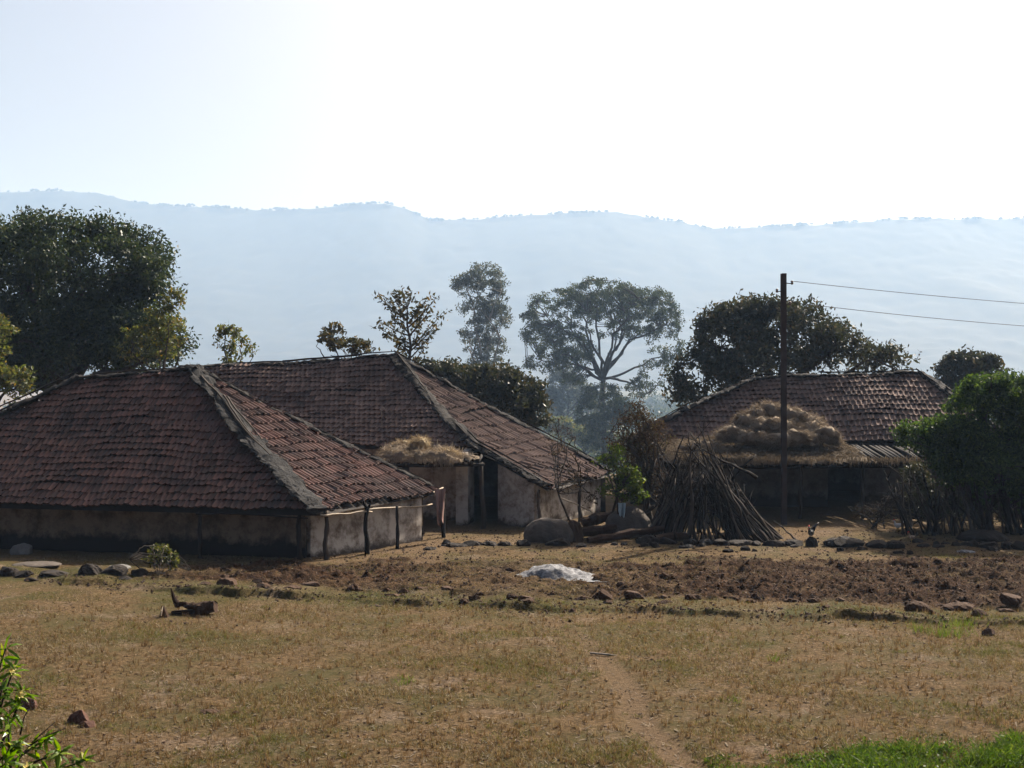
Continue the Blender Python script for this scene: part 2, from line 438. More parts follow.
def plough(x, y):
    n = fbm(x * .8, y * .8, 3, 5) * 1.2
    a = sstep((y - PL_N(x) + n * .7) / .8) * sstep((PL_F(x) - y + n) / 1.2)
    w = np.interp(x, [-11, -9, -7, -3.5, -1.5, 1.0, 3.5, 5, 14, 16], [0, .6, 1, .9, .55, .5, .85, 1, 1, .95])
    return np.clip(a * w * (1.0 + .7 * fbm(x * 1.5, y * 2, 3, 9)), 0, 1)
def pathm(x, y):
    px = np.interp(y, PATH_Y, PATH_X)
    w = np.interp(y, [16, 19, 23, 27], [.34, .27, .22, .15]) * (1 + .5 * fbm(x * 3, y * 1.2, 2, 33))
    return sstep(1.5 - np.abs(x - px + .12 * fbm(y * 1.1, y * 0 + 3, 2, 4)) / w) * np.interp(y, [14, 21, 25, 28], [1, .9, .5, 0])
def gz(x, y):
    x, y = np.asarray(x, float), np.asarray(y, float)
    t = 4.1 - .27 * np.maximum(y, -1)
    z = np.where(t > .6, t, np.where(t > -.6, (t + .6) ** 2 / 2.4, 0))
    z = np.minimum(z, 4.0)
    z = z - .085 * np.clip(y - 66, 0, 300)
    fade = np.exp(-np.maximum(np.abs(x) - 25, 0) / 20) * np.exp(-np.maximum(y - 45, 0) / 8)
    z = z + fade * (.09 * fbm(x / 5, y / 5, 3, 1) + .03 * fbm(x * 1.3, y * 1.3, 3, 2))
    sd = y - BUND(x) - .5 * fbm(x * .9, x * 0 + 7, 4, 8) - .22 * fbm(x * 4, y * 3, 3, 18)
    amp = .15 * np.clip(.75 + 1.3 * fbm(x * .9, x * 0 + 2, 4, 6), .12, 1.3)
    z = z + fade * amp * sstep(sd / .16 + .5) * np.exp(-np.maximum(sd, 0) / 2.2)
    P = plough(x, y)
    z = z + fade * P * (.13 * fbm(x * 1.6, y * 2.2, 2, 11) + .20 * fbm(x * 5.5, y * 6, 3, 13) + .02)
    z = z + fade * (.016 * fbm(x * 5, y * 5, 3, 3))
    z = z - .035 * pathm(x, y)
    return z
def g1(x, y):
    return float(gz(np.array([x]), np.array([y]))[0])

xa = np.concatenate([np.linspace(-3000, -60, 34)[:-1], np.linspace(-60, -18, 40)[:-1], np.arange(-18, 18, .065), np.linspace(18, 60, 40)[1:], np.linspace(60, 3000, 34)[1:]])
ya = np.concatenate([np.linspace(-60, 4, 14)[:-1], np.linspace(4, 16.4, 40)[:-1], np.arange(16.4, 28, .055), np.arange(28, 46, .075), np.linspace(46, 75, 50)[1:], np.linspace(75, 3000, 64)[1:]])
GX, GY = np.meshgrid(xa, ya)
GZ = gz(GX, GY)
zone = np.zeros((GX.size, 4))
zone[:, 0] = plough(GX, GY).ravel()
yard = .38 * sstep((GY - 37.5 + fbm(GX * .6, GY * .6, 3, 40)) / 2) * sstep((60 - GY) / 5) * (np.abs(GX) < 26)
near_hut = sstep((GY - (34.6 - .18 * (GX + 6))) / 1.2) * (GX < -2)
zone[:, 1] = np.clip(np.maximum(pathm(GX, GY), .75 * np.maximum(yard, near_hut)), 0, 1).ravel()
zone[:, 2] = (np.exp(-((GY - BUND(GX) - .5) / 1.0) ** 2) * .8 + 2 * sstep((GY - 66) / 30)).clip(0, 1.6).ravel()
zone[:, 3] = 1
mb = MB()
mb.grid(np.stack([GX, GY, GZ], -1))
ground = mb.build("ground", M['ground'], smooth=True, attr=zone)
tag(ground, "dry stubble field with a bare footpath and a strip of ploughed soil before the huts", "ground", kind="structure")

# ------------------------------------------------------------------ hills
RIDGE = [(-700, 214), (-500, 205), (-300, 200), (-120, 192), (0, 191), (60, 189), (95, 191), (130, 200), (165, 204), (200, 205), (250, 208), (300, 208), (340, 204), (385, 201), (405, 207), (430, 219), (470, 218), (520, 214), (560, 212), (610, 210), (640, 214), (680, 220), (710, 227), (760, 225), (830, 222), (900, 217), (960, 217), (1023, 217), (1200, 212), (1400, 222), (1700, 215)]
ZH = 3400.0
hx = np.linspace(-3000, 3000, 560)
hy = np.concatenate([np.linspace(2000, 3350, 80)[:-1], np.linspace(3350, 3450, 16)[:-1], np.linspace(3450, 4200, 16)])
HX, HYY = np.meshgrid(hx, hy)
rx = np.array([(p[0] - 512) / F * ZH for p in RIDGE]); rz = np.array([H + (HY - p[1]) / F * ZH for p in RIDGE])
top = np.interp(HX, rx, rz) - 4
u = np.clip((HYY - 2000) / (ZH - 2000), 0, 1)
shape = np.where(HYY <= ZH, .25 * u + .75 * u ** 1.7, 1 - .5 * np.clip((HYY - ZH) / 800, 0, 1) ** 1.3)
spur = fbm(HX / 420, HYY / 1100, 3, 60) * 60 * (u * (1 - u) * 4) + fbm(HX / 60, HYY / 60, 3, 61) * 8 * np.clip(1.15 - u, .12, 1)
HZ = -32 + (top + 32) * shape + spur * (HYY <= ZH) + fbm(HX / 24, HYY / 24, 2, 62) * 5
mb = MB()
mb.grid(np.stack([HX, HYY, HZ], -1))
hills = mb.build("hills", M['hill'], smooth=True)
tag(hills, "long wooded ridge of pale blue hills behind the village", "hills", kind="structure")

rng = np.random.default_rng(5)
mb = MB()
for k in range(620):                                    # trees standing out along the skyline
    x = rng.uniform(-1650, 1650)
    cl = float(fbm(np.array([x / 70.0]), np.array([1.0]), 3, 70)[0])
    if cl < -.12 and rng.random() < .75:
        continue
    zt = np.interp(x, rx, rz) - 6
    r = rng.uniform(2.5, 5.5) * (1 + .6 * max(cl, 0))
    n = 26
    c = np.array([x, ZH + rng.uniform(-15, 10), zt + r * .55])
    d = rng.normal(size=(n, 3)); d /= np.linalg.norm(d, axis=1)[:, None]
    mb.leaves(c + d * r * rng.uniform(.4, 1, (n, 1)) * [1.1, 1, .75], r * .95, rng, aspect=.8)
rw = mb.build("ridge_wood", M['ridgewood'])
tag(rw, "small far trees along the skyline of the pale hills", "wood", kind="stuff")

# ------------------------------------------------------------------ haze
def make_haze():
    m, nt, N, L, out = nodes_of("haze_air")
    v = N("VolumePrincipled")
    v.inputs["Color"].default_value = (.42, .62, .93, 1)
    v.inputs["Absorption Color"].default_value = (1, 1, 1, 1)
    v.inputs["Density"].default_value = .00022
    v.inputs["Anisotropy"].default_value = .12
    L(v.outputs[0], out.inputs["Volume"])
    b = MB()
    x0, x1, y0, y1, z0, z1 = -3020, 3020, -70, 4220, -36, 540
    b.box(((x0 + x1) / 2, (y0 + y1) / 2, (z0 + z1) / 2), ((x1 - x0) / 2, 0, 0), (0, (y1 - y0) / 2, 0), (0, 0, (z1 - z0) / 2))
    o = b.build("haze", m)
    tag(o, "pale blue haze hanging in the valley air", "haze", kind="stuff")
make_haze()

# ------------------------------------------------------------------ huts
def curve(pts):
    P = np.array(pts, float)
    d = np.concatenate([[0], np.cumsum(np.linalg.norm(np.diff(P, axis=0), axis=1))])
    d /= d[-1]
    return lambda v: np.array([np.interp(v, d, P[:, k]) for k in range(3)]).T

def tile_slope(mb, Lp, Rp, rows, tw, seed, sag=.12, mat=0, shear=.33, raise_=.072):
    """overlapping clay tiles between a left and a right edge (both listed from the top down)"""
    Lc, Rc = curve(Lp), curve(Rp)
    rng = np.random.default_rng(seed)
    e = Rc(1.0) - Lc(1.0); e /= np.linalg.norm(e)
    dn = (Lc(1.0) + Rc(1.0) - Lc(0.0) - Rc(0.0)); n = np.cross(e, dn); n /= np.linalg.norm(n)
    if n[2] < 0: n = -n
    s0 = min((Lc(v) @ e) for v in (0, .5, 1.0)); s1 = max((Rc(v) @ e) for v in (0, .5, 1.0))
    prof = np.array([.045, .012, .0, .012, .042, .045])
    K = np.array([0, .22, .45, .68, .88, 1.0])
    for i in range(rows):
        vb, vt = (i + 1) / rows, max(0, (i - .18) / rows)
        wob = .02
        ncol = int((s1 - s0) / tw) + 2
        st = s0 - tw + (i * shear % 1) * tw + np.arange(ncol) * tw
        jit = rng.normal(size=ncol); jl = rng.normal(size=ncol)
        vb_j = vb + np.clip(jl, -2, 2) * .06 / rows + fbm(st * .7, st * 0 + i * .5, 3, seed) * .6 / rows
        vt_j = vt + 0 * st
        def pt(s, v):
            v = np.clip(v, 0, 1.03)
            Lv, Rv = Lc(np.minimum(v, 1)), Rc(np.minimum(v, 1))
            a, b = Lv @ e, Rv @ e
            u = np.clip((s - a[:, None]) / np.maximum(b - a, 1e-3)[:, None], 0, 1)
            ex = (v - np.minimum(v, 1))[:, None, None] * dn * .5
            return Lv[:, None, :] * (1 - u[..., None]) + Rv[:, None, :] * u[..., None] + ex
        s = st[:, None] + K[None, :] * tw * .985
        B, T = pt(s, vb_j), pt(s, vt_j)
        keep = np.linalg.norm(B[:, -1] - B[:, 0], axis=1) > tw * .2
        sg = fbm(B[..., 0] * .35 + 3, B[..., 1] * .35 + i * .22, 3, seed + 3) * sag
        sgt = fbm(T[..., 0] * .35 + 3, T[..., 1] * .35 + (i - 1) * .22, 3, seed + 3) * sag
        B = B + n * (raise_ + prof + sg[..., None][..., 0] + (jit * .012)[:, None])[..., None]
        T = T + n * (.006 + prof + sgt + (jit * .006)[:, None])[..., None]
        D = B - n * .045
        V = np.stack([T, B, D], 1)[keep]                     # (cols, 3, 6, 3)
        nc = len(V)
        if not nc: continue
        base = np.arange(nc)[:, None, None] * 18
        r_ = np.arange(2)[None, :, None] * 6
        k_ = np.arange(5)[None, None, :]
        a = base + r_ + k_
        q = np.stack([a, a + 6, a + 7, a + 1], -1).reshape(-1, 4)
        mb.add(V.reshape(-1, 3), q, mat)

def rag(pts, n, amp, seed):
    c = curve(pts)
    t = np.linspace(0, 1, n)
    P = c(t)
    P[:, 2] += fbm(t * 9, t * 0, 3, seed) * amp
    P[:, 0] += fbm(t * 7, t * 0 + 5, 3, seed) * amp
    return P

def cap(name, pts, wa, hb, seed, parent, org, mats, sticks=2, step=.12):
    P0 = np.array(pts, float)
    Ltot = np.linalg.norm(np.diff(P0, axis=0), axis=1).sum()
    n = max(8, int(Ltot / step))
    P = rag(pts, n, .05, seed)
    t = np.linspace(0, 1, n)
    b = MB()
    R = 1 + .45 * fbm(t * Ltot * 1.4, t * 0, 3, seed + 1) + .12 * np.random.default_rng(seed).normal(size=n)
    k0 = len(b.V)
    b.tube(P, np.clip(R, .45, 1.5), 16, 0, True, (wa * .7, hb * .62))
    Vc = b.V[k0]
    Vc += np.stack([fbm(Vc[:, 0] * 5 + Vc[:, 2] * 3, Vc[:, 1] * 5 - Vc[:, 2] * 4, 3, seed + 30 + q) for q in range(3)], -1) * np.array([.12, .12, .08])
    rr = np.random.default_rng(seed + 9)
    ns = int(Ltot * 60)
    i_ = rr.integers(0, len(Vc), ns); Cc = Vc[i_]
    dd = rr.normal(size=(ns, 3)) * [1, 1, .5]; dd /= np.linalg.norm(dd, axis=1)[:, None]
    sd = np.cross(dd, [0, 0, 1.0]) * .012
    ll = rr.uniform(.1, .35, ns)[:, None]
    b.add(np.stack([Cc - dd * ll * .3 - sd, Cc - dd * ll * .3 + sd, Cc + dd * ll * .7], 1).reshape(-1, 3), np.arange(3 * ns).reshape(-1, 3), 1)
    r = np.random.default_rng(seed + 5)
    for k in range(sticks):
        a, c = sorted(r.uniform(-.04, 1.0, 2)); c = min(1, a + max(.3, c - a))
        tt = np.linspace(max(a, 0), c, 14)
        Q = curve(P)(tt)
        off = r.uniform(-.7, .7)
        Q[:, 2] += hb * .95 + .02 + r.uniform(0, .05) - abs(off) * hb * .6
        Q[:, 0] += off * wa * .8 + np.cumsum(r.normal(size=14)) * .012
        b.tube(Q, np.linspace(.035, .018, 14), 5, 1)
    return b.build(name, mats, parent, org, smooth=False)

def wall_panel(b, p0, p1, z0, z1a, z1b, th=.3, seed=0, mat=0):
    """an upright mud wall between plan points, top running from z1a to z1b, slightly bulged"""
    p0, p1 = np.array(p0, float), np.array(p1, float)
    L = np.linalg.norm(p1 - p0); d = (p1 - p0) / L
    nn = np.array([d[1], -d[0]])
    nu, nv = max(4, int(L / .2)), 12
    u, v = np.meshgrid(np.linspace(0, 1, nu), np.linspace(0, 1, nv))
    for s in (1, -1):
        base = p0 + (p1 - p0) * u[..., None] + nn * s * th / 2
        z = z0 + v * (z1a + (z1b - z1a) * u - z0)
        bump = (.05 * fbm(u * L * .9, v * 2 + s, 3, seed) + .05 * (1 - v) ** 2) * s
        edge = np.minimum(np.minimum(u, 1 - u) * L / .25, 1)
        G = np.concatenate([base + nn * (bump * edge)[..., None], z[..., None]], -1)
        b.grid(G, mat, flip=(s < 0))
    def q(pa, za, zb):
        a = pa + nn * th / 2; c = pa - nn * th / 2
        b.add([[*a, z0], [*c, z0], [*c, za], [*a, za]], [[0, 1, 2, 3]], mat)
    q(p0, z1a, z1a); q(p1, z1b, z1b)
    a, c = p0 + nn * th / 2, p0 - nn * th / 2; e_, f_ = p1 + nn * th / 2, p1 - nn * th / 2
    b.add([[*a, z1a], [*c, z1a], [*f_, z1b], [*e_, z1b]], [[0, 1, 2, 3]], mat)

def post_mesh(b, foot, head, r=.06, seed=0, fork=False, mat=0):
    rr = np.random.default_rng(seed)
    t = np.linspace(0, 1, 9)[:, None]
    P = np.array(foot) * (1 - t) + np.array(head) * t
    P[1:-1, :2] += np.cumsum(rr.normal(size=(7, 2)), axis=0) * .018
    b.tube(P, np.linspace(r * 1.15, r * .8, 9) * (1 + .12 * rr.normal(size=9)), 7, mat)
    if fork:
        for s in (-1, 1):
            Q = P[-2] + np.array([[0, 0, 0], [s * .07, 0, .14], [s * .13, 0, .34]])
            b.tube(Q, [r * .7, r * .55, r * .35], 6, mat)

def hut(label, org, faces, deck, caps, tilekey):
    t = thing("tiled_hut", org, label, "hut")
    b = MB()
    for Lp, Rp, *_ in faces:
        v = np.linspace(0, 1, 10)
        Lc, Rc = curve(Lp)(v), curve(Rp)(v)
        u = np.linspace(0, 1, 10)[None, :, None]
        G = Lc[:, None] * (1 - u) + Rc[:, None] * u
        G[..., 2] -= .11
        b.grid(G, 0)
    roof = b.build("roof", M['deck'], t, org)
    for k, (Lp, Rp, rows, tw, seed) in enumerate(faces):
        b = MB()
        tile_slope(b, Lp, Rp, rows, tw, seed)
        b.build("tile_slope", M[tilekey], roof, org)
    for name, pts, wa, hb, seed, mk, st in caps:
        cap(name, pts, wa, hb, seed, roof, org, [M[mk], M['stick']], st)
    return t

# ---- the long low hut at the left
NC, FC = at(318, 512, 35.3), at(438, 491, 40.5)
FL0, P1, P0 = np.array([-21.5, 38.7, 1.42]), at(195, 371, 41.0), at(80, 379, 41.6)
MIDF = at(0, 505, 37.4)
BL = np.array([-20.5, 46.4, 1.4])
SAG1 = (P1 + NC) / 2 + np.array([0, 0, -.16])
o1 = np.array([-11, 39, 0.0])
hut1 = hut("long low hut at the left with dark tiles and bamboo poles along its end eave", o1,
    [([P0, FL0], [P1, SAG1, NC], 20, .185, 101), ([P1, SAG1, NC], [P1, FC], 19, .19, 102),
     ([P1, FC], [P0, BL], 16, .3, 103), ([P0, BL], [P0, FL0], 14, .3, 104)],
    [[P0, FL0, NC, SAG1, P1], [P1, SAG1, NC, FC], [P1, FC, BL, P0], [P0, BL, FL0]],
    [("ridge_cap", [P0 + [-.1, 0, .02], P1 + [.1, 0, .1]], .26, .10, 201, 'thatch', 2),
     ("hip_cap", [P1 + [0, 0, .1], SAG1 + [-.05, -.05, .08], NC + [.0, -.02, .07]], .48, .12, 202, 'cap', 4),
     ("hip_cap", [P1 + [0, 0, .1], (P1 + FC) / 2 + [0, 0, .02], FC + [0, 0, .06]], .24, .11, 203, 'thatch', 3),
     ("hip_cap", [P0 + [0, 0, .08], FL0 + [0, 0, .06]], .4, .14, 204, 'thatch', 2)], 'tile')
b = MB()
W1, W2, W3, W0, WB = (-5.92, 36.1), (-3.0, 39.95), (-3.4, 41.9), (-19.6, 39.3), (-19.4, 45.6)
wall_panel(b, W0, W1, -.15, 1.62, 1.5, .3, 1)
b2 = MB()
wall_panel(b2, W1, W2, -.15, 1.45, 1.45, .3, 2)
wall_panel(b, W2, W3, -.15, 1.4, 1.45, .3, 3); wall_panel(b, W3, WB, -.15, 1.6, 1.6, .3, 4); wall_panel(b, WB, W0, -.15, 1.6, 1.6, .3, 5)
b.build("wall", M['wall_brown'], hut1, o1, smooth=True)
b2.build("end_wall", M['wall_grey'], hut1, o1, smooth=True)
for px, y0, y1, Z, r, fk in [(200, 558, 511, 36.0, .06, 0), (300, 560, 513, 35.7, .075, 0), (326, 560, 511, 35.7, .075, 0), (368, 556, 503, 36.9, .07, 1), (397, 552, 506, 38.0, .055, 0), (444, 546, 494, 40.6, .07, 0)]:
    b = MB()
    a = at(px, y0, Z); a[2] = g1(a[0], a[1]) - .1
    hd = at(px - 3 if fk else px, y1, Z)
    post_mesh(b, a, hd, r, int(px), bool(fk))
    b.build("post", M['stick'], hut1, o1, smooth=True)
for A, B_, r in [(at(322, 516, 35.4), at(372, 511, 37.0), .035), (at(366, 510, 36.8), at(432, 505, 40.5), .03), (at(411, 505, 39.4), at(443, 488, 41.6), .035), (at(196, 513, 35.9), at(308, 517, 35.2), .03)]:
    b = MB()
    t_ = np.linspace(0, 1, 10)[:, None]
    P = A * (1 - t_) + B_ * t_; P[:, 2] += fbm(t_[:, 0] * 4, t_[:, 0] * 0, 2, int(A[0] * 10)) * .06
    b.tube(P, np.linspace(r, r * .75, 10), 6)
    b.build("eave_pole", M['stick' if A[0] < -6 else 'bamboo'], hut1, o1, smooth=True)

# ---- the middle hut
MP, MR = at(395, 358, 49.5), at(182, 367, 51.0)
MM, MC, ME = at(475, 448, 45.0), at(548, 488, 43.0), at(612, 473, 48.6)
ML = np.array([-13.5, 47.6, 2.7])
MBK, MBL = np.array([3.2, 55.0, 1.7]), np.array([-13.5, 55.5, 2.2])
MS = (MP + MM) / 2 + np.array([0, 0, -.18])
o2 = np.array([-4, 48, 0.0])
hut2 = hut("tall middle hut with a straw-covered lean-to and a sunlit tiled end slope", o2,
    [([MR, ML], [MP, MS, MM], 19, .2, 111), ([MP, MS, MM, MC], [MP, ME], 20, .2, 112),
     ([MP, ME, MBK], [MR, MBL], 14, .32, 113), ([MR, MBL], [MR, ML], 12, .32, 114)],
    [[MR, ML, MM, MS, MP], [MP, MS, MM, ME], [MM, MC, ME], [MP, ME, MBK], [MP, MBK, MBL, MR], [MR, MBL, ML]],
    [("ridge_cap", [MR + [-.1, 0, .02], (MR + MP) / 2 + [0, 0, -.1], MP + [0, 0, .1]], .28, .13, 211, 'thatch', 3),
     ("hip_cap", [MP + [0, 0, .1], MS + [0, 0, .06], MM + [0, 0, .08], MC + [0, 0, .06]], .36, .14, 212, 'thatch', 4),
     ("hip_cap", [MP + [0, 0, .1], (MP + ME) / 2 + [0, 0, .02], ME + [0, 0, .06]], .26, .12, 213, 'thatch', 2)], 'tile_old')
b = MB()
q1, q2, q3 = np.array([-.42, 44.6]), np.array([.86, 43.45]), np.array([3.35, 48.5])
wall_panel(b, q1, q2, -.3, 2.16, 1.5, .25, 11)
wall_panel(b, q2, q3, -.3, 1.5, 1.5, .25, 12)
wall_panel(b, (-13.3, 48.0), (-4.1, 46.2), -.3, 2.8, 2.85, .3, 13)
wall_panel(b, (-3.75, 46.15), (-1.62, 45.75), -.3, 2.75, 2.85, .3, 14)
b.build("wall", M['wall_grey'], hut2, o2, smooth=True)
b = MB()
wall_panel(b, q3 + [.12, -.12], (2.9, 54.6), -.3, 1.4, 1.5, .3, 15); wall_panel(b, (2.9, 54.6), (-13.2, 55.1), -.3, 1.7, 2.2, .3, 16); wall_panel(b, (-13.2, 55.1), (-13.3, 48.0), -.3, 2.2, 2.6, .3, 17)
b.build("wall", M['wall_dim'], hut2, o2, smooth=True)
b = MB()                                                           # return wall beside the dark doorway
wall_panel(b, (-1.75, 44.2), (-1.5, 45.6), -.3, 2.5, 2.7, .25, 18)
wall_panel(b, (-1.98, 44.15), (-1.55, 44.15), -.3, 2.45, 2.5, .25, 19)
b.build("pier", M['wall_grey'], hut2, o2, smooth=True)
for px, y0, y1, Z, r, sd_ in [(483, 530, 462, 43.2, .085, 3), (541, 529, 490, 43.0, .06, 4), (396, 532, 466, 43.2, .06, 5), (583, 527, 488, 45.2, .06, 8)]:
    b = MB()
    a = at(px, y0, Z); a[2] = g1(a[0], a[1]) - .1
    post_mesh(b, a, at(px - 2, y1, Z), r, sd_)
    b.build("post", M['stick'], hut2, o2, smooth=True)
b = MB()                                                           # lean-to of poles in front
r_ = np.random.default_rng(9)
for k in range(26):
    x = -4.55 + k * .135 + r_.normal() * .02
    b.tube([[x, 42.95 + r_.uniform(-.15, .2), 2.3 + r_.normal() * .03], [x + r_.normal() * .08, 44.2, 2.42 + r_.normal() * .02], [x, 45.35, 2.5]], [.05, .055, .05], 6)
for yy, zz in ((43.1, 2.2), (45.2, 2.4)):
    b.tube([[-4.6, yy, zz], [-2.9, yy, zz - .03], [-.95, yy, zz + .01]], [.07, .065, .06], 7)
b.build("lean_to_deck", M['stick'], hut2, o2, smooth=True)
b = MB()
rp = at(382, 434, 46.6)
b.tube([at(382, 436, 46.6), at(381.5, 409, 46.6), at(383, 407.5, 46.6), at(385, 409, 46.6)], [.018, .015, .013, .012], 5)
b.build("hooked_rod", M['bamboo'], hut2, o2)

# ---- the right hut with its open verandah
RP, RR = at(755, 379, 52.5), at(921, 374, 52.5)
RFL, RFR = at(626, 441, 51.0), np.array([19.4, 48.3, 2.75])
RBL, RBR = np.array([6.0, 57.5, 2.6]), np.array([20.6, 57.0, 2.6])
o3 = np.array([12, 50, 0.0])
RSM = (RP + RR) / 2 + np.array([0, 0, -.12])
hut3 = hut("broad hut at the right with a straw-laden verandah behind the power pole", o3,
    [([RP, (RP + RFL) / 2 + np.array([0, 0, .08]), RFL], [RR, RFR], 14, .21, 121), ([RR, RFR], [RR, RBR], 12, .28, 122),
     ([RR, RBR], [RP, RBL], 12, .32, 123), ([RP, RBL], [RP, (RP + RFL) / 2 + np.array([0, 0, .08]), RFL], 12, .3, 124)],
    [[RP, RFL, RFR, RR], [RR, RFR, RBR], [RR, RBR, RBL, RP], [RP, RBL, RFL]],
    [("ridge_cap", [RP + [0, 0, .04], RP * .7 + RR * .3 + [0, 0, .1], RP * .45 + RR * .55 + [0, 0, .02], RR + [0, 0, .08]], .3, .12, 221, 'thatch', 3),
     ("hip_cap", [RP + [0, 0, .08], (RP + RFL) / 2 + [0, 0, .14], RFL + [0, 0, .05]], .36, .12, 222, 'thatch', 2),
     ("hip_cap", [RR + [0, 0, .1], RR * .62 + RFR * .38 + [0, 0, .0], RFR + [0, 0, .06]], .34, .14, 223, 'thatch', 4)], 'tile_old')
b = MB()
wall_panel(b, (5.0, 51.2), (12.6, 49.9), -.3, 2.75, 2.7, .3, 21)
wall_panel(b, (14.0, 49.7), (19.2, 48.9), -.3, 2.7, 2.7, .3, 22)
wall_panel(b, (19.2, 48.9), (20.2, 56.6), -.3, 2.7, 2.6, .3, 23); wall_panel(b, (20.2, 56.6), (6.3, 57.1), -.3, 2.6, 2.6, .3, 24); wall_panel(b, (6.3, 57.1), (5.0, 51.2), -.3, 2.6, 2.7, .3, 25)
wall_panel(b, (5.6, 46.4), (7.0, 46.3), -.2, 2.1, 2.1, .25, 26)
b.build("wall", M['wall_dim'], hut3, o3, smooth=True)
b = MB()
r_ = np.random.default_rng(19)
for k in range(62):
    x = 5.6 + k * .21 + r_.normal() * .03
    b.tube([[x, 45.6 + r_.uniform(-.15, .15), 2.05 + r_.normal() * .03], [x + r_.normal() * .1, 47.5, 2.3], [x, 49.7, 2.55]], [.075, .08, .07], 6)
for yy, zz in ((46.05, 1.92), (47.6, 2.14)):
    t_ = np.linspace(0, 1, 14)
    P = np.stack([5.5 + 13.3 * t_, yy + 0 * t_, zz + .04 * fbm(t_ * 6, t_ * 0, 2, 8)], -1)
    b.tube(P, .085, 7)
b.build("verandah_deck", M['stick'], hut3, o3, smooth=True)
for k, x in enumerate([5.75, 7.7, 10.6, 12.9, 15.2, 17.6]):
    b = MB()
    post_mesh(b, [x, 46.05, g1(x, 46.05) - .1], [x + .05, 46.0, 1.98], .075, 40 + k)
    b.build("post", M['stick'], hut3, o3, smooth=True)

# ------------------------------------------------------------------ straw on the roofs
def straw_mound(mb, f, x0, x1, y0, y1, n, seed, lumps, fr=1500, L=.45):
    gx, gy = np.meshgrid(np.linspace(x0, x1, n), np.linspace(y0, y1, max(8, int(n * (y1 - y0) / (x1 - x0)))))
    z, base = f(gx, gy)
    n_, m_ = gx.shape
    i_, j_ = np.meshgrid(np.arange(n_ - 1), np.arange(m_ - 1), indexing='ij')
    q_ = np.stack([i_ * m_ + j_, i_ * m_ + j_ + 1, (i_ + 1) * m_ + j_ + 1, (i_ + 1) * m_ + j_], -1).reshape(-1, 4)
    up_ = (z - base).ravel()
    mb.add(np.stack([gx, gy, z], -1).reshape(-1, 3), q_[up_[q_].max(axis=1) > .0])
    r = np.random.default_rng(seed)
    sx, sy = r.uniform(x0, x1, fr), r.uniform(y0, y1, fr)
    sz, sb = f(sx, sy)
    ok = sz > sb + .05
    C = np.stack([sx, sy, sz + .01], -1)[ok]
    d = r.normal(size=(len(C), 3)); d[:, 2] = d[:, 2] * .35 - .15
    d /= np.linalg.norm(d, axis=1)[:, None]
    s = np.cross(d, r.normal(size=(len(C), 3))); s /= np.linalg.norm(s, axis=1)[:, None]
    l = L * r.uniform(.4, 1.2, len(C))[:, None]
    w = .012
    V = np.stack([C - d * l / 2 - s * w, C - d * l / 2 + s * w, C + d * l / 2 + [0, 0, .03]], 1).reshape(-1, 3)
    mb.add(V, np.arange(len(V)).reshape(-1, 3))

def bundle_mesh(b, c, ax, L, R, seed):
    """a tied sheaf: fat middle, frayed ends"""
    r = np.random.default_rng(seed)
    ax = np.array(ax, float); ax /= np.linalg.norm(ax)
    t = np.linspace(-1, 1, 13)
    P = c + ax * t[:, None] * L / 2
    P[:, 2] -= (t ** 2) * R * .45
    k0 = len(b.V)
    t = np.linspace(-1, 1, 25)
    P = c + ax * t[:, None] * L / 2
    P[:, 2] -= (t ** 2) * R * .45
    b.tube(P, R * .9 * np.sqrt(np.clip(1.05 - t ** 2, .05, 1)), 20)
    Vc = b.V[k0]
    for q in range(3):
        Vc[:, q] += R * .85 * fbm(Vc[:, 0] * 4 + Vc[:, 2] * 3 + seed, Vc[:, 1] * 4 + Vc[:, 2] * 3.5, 3, seed + q) + R * .35 * fbm(Vc[:, 0] * 12 + Vc[:, 2] * 9, Vc[:, 1] * 14 - Vc[:, 2] * 11, 2, seed + q + 7)
    n = 1300
    th = r.uniform(0, 2 * np.pi, n); tt = r.uniform(-1, 1, n)
    a1 = np.cross(ax, [0, 0, 1.0]); a1 /= np.linalg.norm(a1); a2 = np.cross(a1, ax)
    rad = R * np.sqrt(np.clip(1.08 - tt ** 2, .08, 1))
    C = c + ax * (tt * L / 2)[:, None] + (a1 * np.cos(th)[:, None] + a2 * np.sin(th)[:, None]) * rad[:, None]
    C[:, 2] -= tt ** 2 * R * .45
    d = ax * np.sign(tt)[:, None] + r.normal(size=(n, 3)) * .75; d /= np.linalg.norm(d, axis=1)[:, None]
    s = np.cross(d, r.normal(size=(n, 3))); s /= np.linalg.norm(s, axis=1)[:, None]
    l = r.uniform(.08, .34, n)[:, None]
    V = np.stack([C - s * .009, C + s * .009, C + d * l], 1).reshape(-1, 3)
    b.add(V, np.arange(3 * n).reshape(-1, 3))

def f_lean(x, y):
    base = 2.36 + .07 * (y - 43)
    e = sstep((x + 4.75) / .3) * sstep((-.85 - x) / .3) * sstep((y - 42.8 - .25 * fbm(x * 1.8, x * 0, 3, 326)) / .2) * sstep((45.4 - y) / .3)
    h = .02 + .26 * (fbm(x * 1.3, y * 1.3, 3, 300) + .22) + .12 * fbm(x * 5, y * 5, 3, 301) + .2 * np.exp(-((x + 3.9) / .5) ** 2) + .1 * np.exp(-((x + 2.6) / .6) ** 2) - .16 * sstep((x + 2.2) / .8)
    return base + e * np.maximum(h, -.04) - (1 - e) * .08, base
b = MB()
straw_mound(b, f_lean, -4.75, -.8, 42.7, 45.35, 70, 310, 0, 3500)
r_ = np.random.default_rng(311)                                    # straw hanging over the edge
n = 420
C = np.stack([r_.uniform(-4.5, -1.7, n), r_.normal(42.82, .05, n), 2.4 + r_.normal(0, .05, n)], -1)
d = np.stack([r_.normal(0, .25, n), r_.normal(-.1, .1, n), -np.ones(n)], -1)
